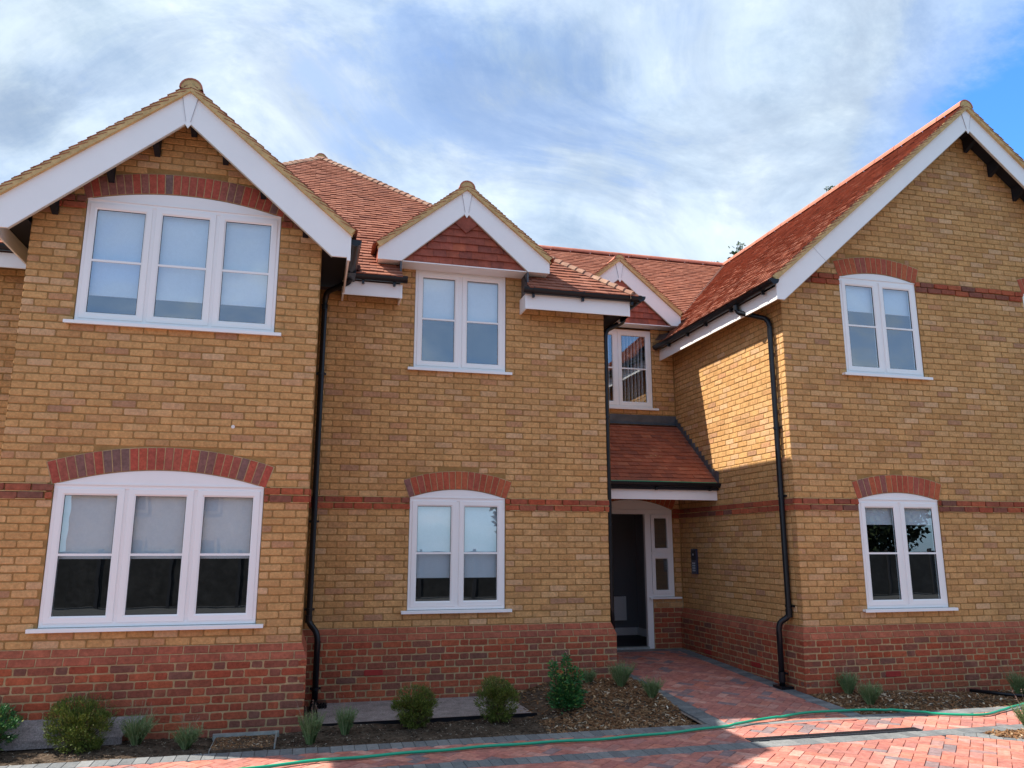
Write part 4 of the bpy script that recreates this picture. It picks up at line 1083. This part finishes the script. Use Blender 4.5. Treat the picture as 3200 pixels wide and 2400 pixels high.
# regions as convex lists of half planes (nx,ny,c)
bed_diag = [(-.66, -.75, -.66*6.13+.75*1.80)]          # beyond this line lies the right-hand small bed
regions = [
    [(0, 1, -1.04), (0, -1, 1.59), (-1, 0, 6), (1, 0, 12)],
    [(0, 1, -1.79), (0, -1, 4.6), (-1, 0, 6), (1, 0, 5.75)],
    [(0, 1, -1.79), (0, -1, 4.6), (-1, 0, -5.75), (1, 0, 12), (.66, .75, .66*5.86-.75*1.80)],
    [(0, 1, 3.02), (0, -1, .84), (-1, 0, -4.09), (1, 0, 5.455)],
]
c45 = math.sqrt(.5); g = .1
for i in range(-150, 150):
    for j in range(-150, 150):
        # orthogonal herringbone rotated 45 degrees
        k = (i - j) % 4
        if k == 0: a, b_, c, d = i, j, i+2, j+1
        elif k == 2: a, b_, c, d = i, j-1, i+1, j+1
        else: continue
        gap = .0018
        pl = [(a*g+gap, b_*g+gap), (c*g-gap, b_*g+gap), (c*g-gap, d*g-gap), (a*g+gap, d*g-gap)]
        pl = [((x-y)*c45+1.5, (x+y)*c45-1.0) for x, y in pl]
        mx = sum(p[0] for p in pl)/4; my = sum(p[1] for p in pl)/4
        if mx < -6.2 or mx > 12.2 or my < -4.8 or my > 3.2: continue
        if my > -.7 and not (3.9 < mx < 5.6): continue
        for hp in regions:
            q = pl
            for h in hp:
                q = clip_hp(q, *h)
                if len(q) < 3: break
            if len(q) >= 3: slab(q, 'paver', 'paver', driveway)
def row(x0, x1, y0, y1, horizontal, kind='edging_block', step=.103, m='charcoal_block', top=.001):
    if horizontal:
        x = x0
        while x < x1-.02: slab([(x+.0015, y0), (min(x+step, x1)-.0015, y0), (min(x+step, x1)-.0015, y1), (x+.0015, y1)], kind, m, driveway, top); x += step
    else:
        y = y0
        while y < y1-.02: slab([(x0, y+.0015), (x1, y+.0015), (x1, min(y+step, y1)-.0015), (x0, min(y+step, y1)-.0015)], kind, m, driveway, top); y += step
row(-6, 4.09, -1.037, -.84, True); row(5.455, 12, -1.037, -.84, True)
row(4.09, 5.455, -.985, -.895, True, step=.203)
slab([(4.09, -1.037), (5.455, -1.037), (5.455, -.988), (4.09, -.988)], 'paver', 'paver', driveway)
slab([(4.09, -.892), (5.455, -.892), (5.455, -.843), (4.09, -.843)], 'paver', 'paver', driveway)
row(-6, 12, -1.787, -1.593, True)
row(3.895, 4.087, -.84, 2.95, False); row(5.458, 5.642, -.84, 3.02, False)
row(XB+.06, 5.64, 3.03, 3.225, True, m='charcoal_block')
# diagonal border of the small right-hand bed
ux, uy = .75, -.66
for i in range(24):
    s0 = i*.103+.0015; s1 = s0+.100
    p = lambda s_, w_: (5.86+ux*s_+.66*w_, -1.795+uy*s_+.75*w_)
    q = [p(s0, 0), p(s1, 0), p(s1, .2), p(s0, .2)]
    q = clip_hp(q, 0, 1, -1.79)
    if len(q) > 2: slab(q, 'edging_block', 'charcoal_block', driveway, .001)
flush_pieces('paver', driveway, 'paving'); flush_pieces('edging_block', driveway, 'edging')
# far drive beyond the modelled blocks
# drain channel
dr = empty('drain_channel', (4.82, -1.535, -.776), label='dark linear drain slot set in the red paving before the grey band', category='drain')
MB().box(-.90, .90, -.055, .055, -.03, .006).build('channel_body', 'drain_grate', dr)
gg_ = MB()
for i in range(58): gg_.box(-.88+i*.0305, -.862+i*.0305, -.035, .035, .006, .009)
gg_.build('grate', 'black_plastic', dr)

# planting beds
def bed(name, poly_fn, x0, x1, y0, y1, label, nx=90, ny=24):
    b = MB(); idx = {}
    for i in range(nx+1):
        for j in range(ny+1):
            x = x0+(x1-x0)*i/nx; y = y0+(y1-y0)*j/ny; idx[i, j] = len(b.v)
            b.v.append((x, y, zs(x, y)+rnd.uniform(-.006, .006)))
    for i in range(nx):
        for j in range(ny): b.f.append((idx[i, j], idx[i+1, j], idx[i+1, j+1], idx[i, j+1]))
    return b.build(name, 'soil', kind='structure', label=label)
bed('planting_bed', None, -6, 3.895, -.84, 1.19, 'dark soil bed in front of the left and middle walls', 220, 44)
bed('planting_bed', None, 5.643, 12, -.84, .16, 'mulched soil bed in front of the right gable', 140, 22)
b = MB(); b.prism_z([(6.13, -1.79), (9.5, -1.79), (9.5, -4.6), (9.2, -4.5)], -.84, -.785); b.build('planting_bed', 'soil', kind='structure', label='small soil bed at the right edge of the drive')
# gravel haunching strips against the walls
gs = MB()
gs.add([(-6, -.056, -.555), (-1.35, -.056, -.60), (-1.50, -.22, -.735), (-6, -.22, -.715), (-1.50, -.22, -.80), (-6, -.22, -.80)], [(0, 1, 2, 3), (3, 2, 4, 5)])
gs.build('gravel_strip', 'gravel_strip', kind='structure', label='sloping gravel strip at the foot of the left gable')
gs = MB(); gs.box(.20, 2.38, .10, 1.20, -.90, -.790); gs.build('gravel_strip', 'gravel_strip', kind='structure', label='flat gravel strip at the foot of the middle bay')
ge = MB(); ge.box(.14, 2.42, .085, .10, -.9, -.781); ge.build('strip_edging', 'black_plastic', kind='structure', label='thin black edging of the gravel strip')
# mulch chips and pebbles
def chips(name, label, areas, m, size):
    b = MB()
    for cnt, fx in areas:
        for _ in range(cnt):
            x, y, z = fx()
            if x is None: continue
            a = rnd.uniform(0, math.pi); L = rnd.uniform(*size); W = L*rnd.uniform(.15, .4); T = W*.4
            ca, sa = math.cos(a), math.sin(a); ti = rnd.uniform(-.5, .5)
            vs = []
            for dz in (0, T):
                for du, dv in ((-L, -W), (L, -W*.6), (L*.9, W), (-L*.8, W*.8)):
                    vs.append((x+(du*ca-dv*sa)*.5, y+(du*sa+dv*ca)*.5, z+dz+du*ti*.5))
            b.add(vs, [(4, 5, 6, 7), (0, 1, 5, 4), (1, 2, 6, 5), (2, 3, 7, 6), (3, 0, 4, 7)])
    return b.build(name, m, kind='stuff', label=label)
def f1():
    x = 2.3+1.58*rnd.random()**.8; y = -.82+1.98*rnd.random()
    if x < 2.6 + .35*math.sin(y*3) and rnd.random() < .75: return None, 0, 0
    return x, y, zs(x, y)+rnd.uniform(0, .012)
def f2():
    x = 5.66+5*rnd.random()**1.3; y = -.82+.9*rnd.random(); return x, y, zs(x, y)+rnd.uniform(0, .012)
def f3():
    x = rnd.uniform(6.2, 9); y = -1.80-rnd.random()*min(2.6, (x-6.0)*.85); return x, y, -.782+rnd.uniform(0, .01)
chips('bark_mulch', 'brown bark mulch on the beds beside the path', [(5200, f1), (6000, f2), (2500, f3)], 'chips', (.018, .065))
def f4():
    x = rnd.uniform(-3.2, 3.0); y = rnd.uniform(-.83, 0.05); return x, y, zs(x, y)+.002
chips('pebbles', 'scattered pebbles and clods on the dark soil', [(900, f4)], 'stones', (.008, .022))
def f5():
    x = rnd.uniform(-3.2, 3.0); y = rnd.uniform(-.83, 0.05); return x, y, zs(x, y)+.0
chips('clods', 'crumbled soil clods across the bed', [(5000, f5)], 'soil', (.012, .04))

# recessed inspection cover with pale metal rim
cv = empty('inspection_cover', (-.45, -.45, -.79), label='recessed inspection cover with pale metal rim filled with mulch', category='manhole cover')
rm = MB(); rm.box(-.29, .29, .225, .265, -.02, .03); rm.box(.262, .275, -.27, .225, -.02, .028); rm.box(-.270, -.262, -.27, .225, -.02, .003)
rm.build('rim', 'steel', cv); 
MB().box(-.262, .262, -.26, .225, -.02, .004).build('infill', 'soil', cv)
def f6(): return rnd.uniform(-.255, .255), rnd.uniform(-.25, .215), .004
ch = chips('mulch_infill', 'mulch', [(700, f6)], 'chips', (.012, .035)); ch.parent = cv; del ch['label']

# garden hose
D_ = [(-3.4, -2.9), (-2.4, -2.2), (-1.2, -1.72), (-.234, -1.445), (.224, -1.365), (.783, -1.317), (1.375, -1.270), (1.999, -1.235), (2.629, -1.245), (3.344, -1.169), (3.923, -1.062), (4.465, -.906), (4.916, -.774), (5.383, -.728), (5.882, -.805), (6.231, -1.0), (6.529, -1.17), (6.914, -1.184), (7.644, -.896), (8.6, -.62), (9.6, -.75)]
def catmull(pts, n=8):
    out_ = []
    for i in range(len(pts)-1):
        p0, p1, p2, p3 = pts[max(i-1, 0)], pts[i], pts[i+1], pts[min(i+2, len(pts)-1)]
        for k in range(n):
            t_ = k/n
            out_.append(tuple(.5*((2*p1[q]) + (-p0[q]+p2[q])*t_ + (2*p0[q]-5*p1[q]+4*p2[q]-p3[q])*t_*t_ + (-p0[q]+3*p1[q]-3*p2[q]+p3[q])*t_**3) for q in range(len(p1))))
    out_.append(pts[-1]); return out_
hp_ = [(x, y+.012*math.sin(x*9), -.765 + (.014 if -1.04 < y < -.84 else .006) + .010*sst(4.3, 5, x)*(1-sst(5.9, 6.5, x))) for x, y in catmull(D_)]
hs = MB().tube(hp_, .0125, 10).build('garden_hose', 'hose_green', smooth=True, label='green garden hose snaking across the red block paving', category='hose')
bp = MB().tube([(7.75, -.05, -.755), (8.0, -.40, -.76), (8.4, -.75, -.755), (8.9, -1.0, -.75)], .02, 8).build('irrigation_pipe', 'black_plastic', smooth=True, label='short black pipe lying across the mulch at the right edge', category='pipe')

# ------------------------------------------------------------------ plants
def leaf_quad(b, p, d, n, L, W, fold=.0):
    d = d.normalized(); s = d.cross(n)
    if s.length < 1e-3: s = d.cross(Vector((1, 0, 0)))
    s.normalize()
    q = p + d*L
    b.add([p, p+d*L*.5+s*W/2, q, p+d*L*.5-s*W/2], [(0, 1, 2, 3)])
def rv(r=None):
    while True:
        v = Vector((rnd.uniform(-1, 1), rnd.uniform(-1, 1), rnd.uniform(-1, 1)))
        if .05 < v.length < 1: return v.normalized()
def bush(x, y, rx, rz, label, grp, dens=2600, m='leaf_olive', leaf=.022):
    z = zs(x, y); o = empty('shrub', (x, y, z), label=label, category='shrub', group=grp)
    st = MB(); lf = MB(); cz = rz*.86
    lob = [(rv(), rnd.uniform(.55, 1.30)) for _ in range(22)]
    for i in range(26):
        d = rv(); d.z = abs(d.z)*.9+.2; d.normalize()
        p = Vector((d.x*rx*.8, d.y*rx*.8, cz*.35 + d.z*rz*.9)); st.tube([(d.x*.02, d.y*.02, -.01), (p.x*.45, p.y*.45, p.z*.5), p], [.006, .004, .002], 4, False)
    cl = [rv() for _ in range(75)]
    for i in range(int(dens*1.45)):
        d = (rnd.choice(cl) + rv()*rnd.uniform(.02, .30)).normalized(); rad = 1 - .95*rnd.random()**1.6
        rr = 1.0
        for L_, a in lob:
            k = max(0, d.dot(L_)); rr += (a-.92)*.55*k**5
        low = 1 - .35*max(0, -d.z)
        p = Vector((d.x*rx*rad*rr*low, d.y*rx*rad*rr*low, cz + d.z*rz*rad*rr*.95))
        if p.z < .01: continue
        g_ = (d + Vector((0, 0, .9)) + rv()*.7)
        # a tuft: short twig with three leaves
        for k in range(3): leaf_quad(lf, p + g_.normalized()*k*leaf*.4, g_ + rv()*.7, rv(), leaf*rnd.uniform(.7, 1.3), leaf*.30)
    for i in range(190):       # wiry shoots breaking the outline
        d = rv(); d.z = abs(d.z)
        p = Vector((d.x*rx*.93, d.y*rx*.93, cz+d.z*rz*.9)); q = p + (d+Vector((0, 0, .8))).normalized()*rnd.uniform(.02, .075)
        st.tube([p, q], [.0012, .0008], 3, False)
        for k in range(3): leaf_quad(lf, p+(q-p)*(k/3+.3), d+rv()*.5, rv(), leaf*.8, leaf*.25)
    st.build('stems', 'bark', o, kind='stuff'); lf.build('foliage', m, o); return o
SG = 'shrubs in the planting bed'
bush(-1.83, -.30, .285, .235, 'large rounded olive green shrub in the bed under the wide left window', SG, 5200)
bush(1.12, -.16, .205, .205, 'rounded olive green shrub under the left half of the middle ground floor window', SG, 3600)
bush(1.93, -.16, .20, .220, 'upright rounded green shrub right of the middle ground floor window', SG, 3600)
bush(-2.55, -.25, .20, .19, 'dark green shrub cut off by the left edge of the picture', SG, 2200, 'leaf_green', .03)
def leafy(x, y, label):
    z = zs(x, y); o = empty('shrub', (x, y, z), label=label, category='shrub', group=SG)
    st = MB(); lf = MB()
    stems = [(-.13, .02, .50), (-.05, -.02, .34), (.03, .03, .56), (.10, -.02, .44), (.17, .0, .40), (.05, -.05, .30), (-.16, .0, .18), (.20, .02, .2), (.12, -.05, .24)]
    for sx, sy, h in stems:
        top = Vector((sx, sy, h)); pts = [Vector((sx*.15, sy*.2, 0)), Vector((sx*.6, sy*.6, h*.4)), top]
        MB().tube(pts, [.007, .005, .002], 5, False).build('stem', 'bark', o)
        n = int(h*900)
        for i in range(n):
            t_ = .22 + .78*i/n; p = pts[0].lerp(pts[1], t_*2) if t_ < .5 else pts[1].lerp(pts[2], t_*2-1)
            d = rv(); d.z = d.z*.4+.35; rad = .105*(1.1-t_*.8)
            p2 = p + d.normalized()*rnd.random()*rad
            L = rnd.uniform(.034, .058)*(1.1-.35*t_)
            leaf_quad(lf, p2, d, rv(), L, L*.5)
        for k in range(6): leaf_quad(lf, top, Vector((rnd.uniform(-.4, .4), rnd.uniform(-.4, .4), 1)), rv(), .035, .012)
        if h > .49:
            fl = MB()
            for k in range(26): leaf_quad(fl, top + Vector((rnd.uniform(-.012, .012), rnd.uniform(-.012, .012), rnd.uniform(-.01, .04))), rv()+Vector((0, 0, 1)), rv(), .018, .008)
            fl.build('flower', 'flower_tip', o)
    lf.build('foliage', 'leaf_green', o)
leafy(2.70, .0, 'tall bright green leafy shrub with two pale flower spikes on the mulch')
def tuft(x, y, h, label, n=190, spread=.5, z=None, stalks=8):
    h *= 1.32; n = int(n*1.3)
    z = zs(x, y) if z is None else z
    o = empty('lavender', (x, y, z), label=label, category='lavender', group='lavender plants along the beds')
    b = MB()
    for i in range(n):
        a = rnd.uniform(0, 2*math.pi); sp = rnd.random()**.6*spread; L = h*rnd.uniform(.6, 1.1)
        base = Vector((math.cos(a)*.035*rnd.random(), math.sin(a)*.035*rnd.random(), 0))
        d = Vector((math.cos(a)*sp, math.sin(a)*sp, 1)).normalized(); side = Vector((-math.sin(a+.6), math.cos(a+.6), 0)); wd = rnd.uniform(.0022, .0038)
        p1 = base + d*L*.5; p2 = base + d*L + Vector((math.cos(a), math.sin(a), -.4))*sp*L*.22
        b.add([base-side*wd, base+side*wd, p1+side*wd, p1-side*wd, p2], [(0, 1, 2, 3), (3, 2, 4)])
        for k in range(5):
            t_ = rnd.uniform(.25, .95); q = base.lerp(p2, t_); leaf_quad(b, q, d+rv()*.6, rv(), rnd.uniform(.018, .03), .0045)
    b.build('foliage', 'leaf_sage', o)
    s = MB(); f = MB()
    for i in range(stalks):
        a = rnd.uniform(0, 2*math.pi); sp = rnd.uniform(.15, .6); p = Vector((math.cos(a)*sp*h*1.1, math.sin(a)*sp*h*1.1, h*rnd.uniform(1.1, 1.45)))
        s.tube([(0, 0, .02), p*.5+Vector((0, 0, .01)), p], [.0014, .0012, .001], 3, False)
        for k in range(6): leaf_quad(f, p-Vector((0, 0, .006*k)), rv()+Vector((0, 0, .5)), rv(), .010, .004)
    s.build('stalks', 'stalk', o); f.build('flower_heads', 'flower_tip', o)
    return o
tuft(-1.37, -.30, .20, 'silvery lavender tuft between the large round shrub and a smaller lavender', 260, .62)
tuft(-.93, -.50, .15, 'small green lavender left of the inspection cover', 200, .7)
tuft(.12, -.62, .21, 'tall thin lavender at the foot of the corner downpipe', 210, .38)
tuft(.44, -.27, .19, 'lavender on the edge of the gravel strip right of the downpipe', 190, .40)
tuft(3.30, .95, .13, 'small lavender against the plinth corner of the middle bay', 170, .6, stalks=3)
tuft(3.58, .62, .22, 'largest lavender on the mulch left of the entrance path', 300, .55)
tuft(3.74, .13, .17, 'lavender with dry reddish stalks at the edge of the path border', 200, .6)
tuft(6.12, .0, .19, 'left lavender of the pair under the right ground floor window', 240, .5)
tuft(6.08, -.42, .19, 'right and nearer lavender of the pair under the right window', 250, .55)
tuft(8.30, -.22, .22, 'lavender beside the black pipe near the right edge', 240, .5)
tuft(6.63, -1.93, .21, 'lavender in the small bed cut off by the right edge', 260, .5, z=-.785)

# distant trees whose tips show above the roofs
def tree(x, y, ztop, label, seed):
    r = random.Random(seed); o = empty('tree', (x, y, -.93), label=label, category='tree', group='tree tips showing above the roof ridge')
    H = ztop+.93; t = MB(); t.tube([(0, 0, 0), (.1, 0, H*.5), (0, 0, H-.1)], [.22, .13, .02], 8)
    lf = MB()
    for i in range(26):
        hh = H*(.35+.63*i/26); a = r.uniform(0, 6.28); L = (H-hh)*.32+.12
        e = Vector((math.cos(a)*L, math.sin(a)*L, hh+L*.35)); t.tube([(0, 0, hh), e], [.035, .01], 5, False)
        for k in range(70):
            p = Vector((0, 0, hh)).lerp(e, r.uniform(.2, 1.05)) + Vector((r.gauss(0, 1), r.gauss(0, 1), r.gauss(0, 1)))*(.05+.15*L*.5)
            leaf_quad(lf, p, rv(), rv(), .17, .09)
    for k in range(70): leaf_quad(lf, Vector((r.gauss(0, .07), r.gauss(0, .07), H-r.random()*.3)), rv(), rv(), .11, .05)
    t.build('trunk', 'bark', o); lf.build('crown', 'leaf_tree', o)
tree(18.12, 15, 13.98, 'largest leafy tree tip showing over the right roof ridge', 3)
tree(14.22, 15, 11.36, 'tree tip peeping over the lower part of the right roof ridge', 5)
tree(13.24, 15, 10.56, 'small tree tip showing over the end of the long low ridge', 8)

# ------------------------------------------------------------------ what stands opposite, plus an added fence (seen mirrored in the glass)
op = empty('opposite_house', (-2, -26, -.78), label='brick house across the drive mirrored in the ground floor windows', category='house')
b = MB(); b.box(-7, 6, -7, 0, 0, 4.6); b.build('wall', 'opposite_brick', op)
b = MB(); b.add([(-7.3, .3, 4.6), (6.3, .3, 4.6), (6.3, -7.3, 4.6), (-7.3, -7.3, 4.6), (-7.3, -3.5, 7.4), (6.3, -3.5, 7.4)], [(0, 1, 5, 4), (2, 3, 4, 5), (0, 4, 3), (1, 2, 5)]); b.build('roof', 'roof_tile', op)
for x in (-5.5, -2.8, 0, 3):
    for z in (.8, 3.0): 
        f = MB().box(x, x+1.3, .0, .05, z, z+1.2).build('window', 'opposite_brick', op); MB().box(x+.1, x+1.2, .05, .06, z+.1, z+1.1).build('pane', 'room_dark', f)
def hedge_tree(x, y, H, Rr, label):
    o = empty('tree', (x, y, -.93), label=label, category='tree', group='trees across the drive'); t = MB(); t.tube([(0, 0, 0), (0, 0, H*.6)], [.2, .08], 7); t.build('trunk', 'bark', o)
    lf = MB()
    for k in range(9000):
        d = rv()*rnd.random()**.4; p = Vector((d.x*Rr, d.y*Rr, H*.55+d.z*H*.45)); leaf_quad(lf, p, rv(), rv(), .30, .16)
    lf.build('crown', 'leaf_hedge', o)
for (x, y, H, Rr), t_ in zip(((10, -22, 6.5, 2.4), (14, -20, 7, 2.6), (18.5, -23, 8, 3), (23, -21, 7, 2.8)), ('slimmest tree nearest the opposite house', 'second tree from the opposite house', 'tallest of the trees across the drive', 'tree farthest from the opposite house')):
    hedge_tree(x, y, H, Rr, t_)
fc = empty('fence', (7, -18.2, -.93), label='added dark boarded fence on the far side of the drive, mirrored dark in the lower panes', category='fence')  # unseen fence, added so the lower panes reflect something dark
for k in range(24):
    x = -23 + k*2.0; MB().box(x-.05, x+.05, -.06, .06, 0, 1.75).build('post', 'room_dark', fc)
    MB().box(x+.05, x+1.95, -.02, .02, .05, 1.65+rnd.uniform(-.02, .02)).build('board_panel', 'added_fence_dark', fc)
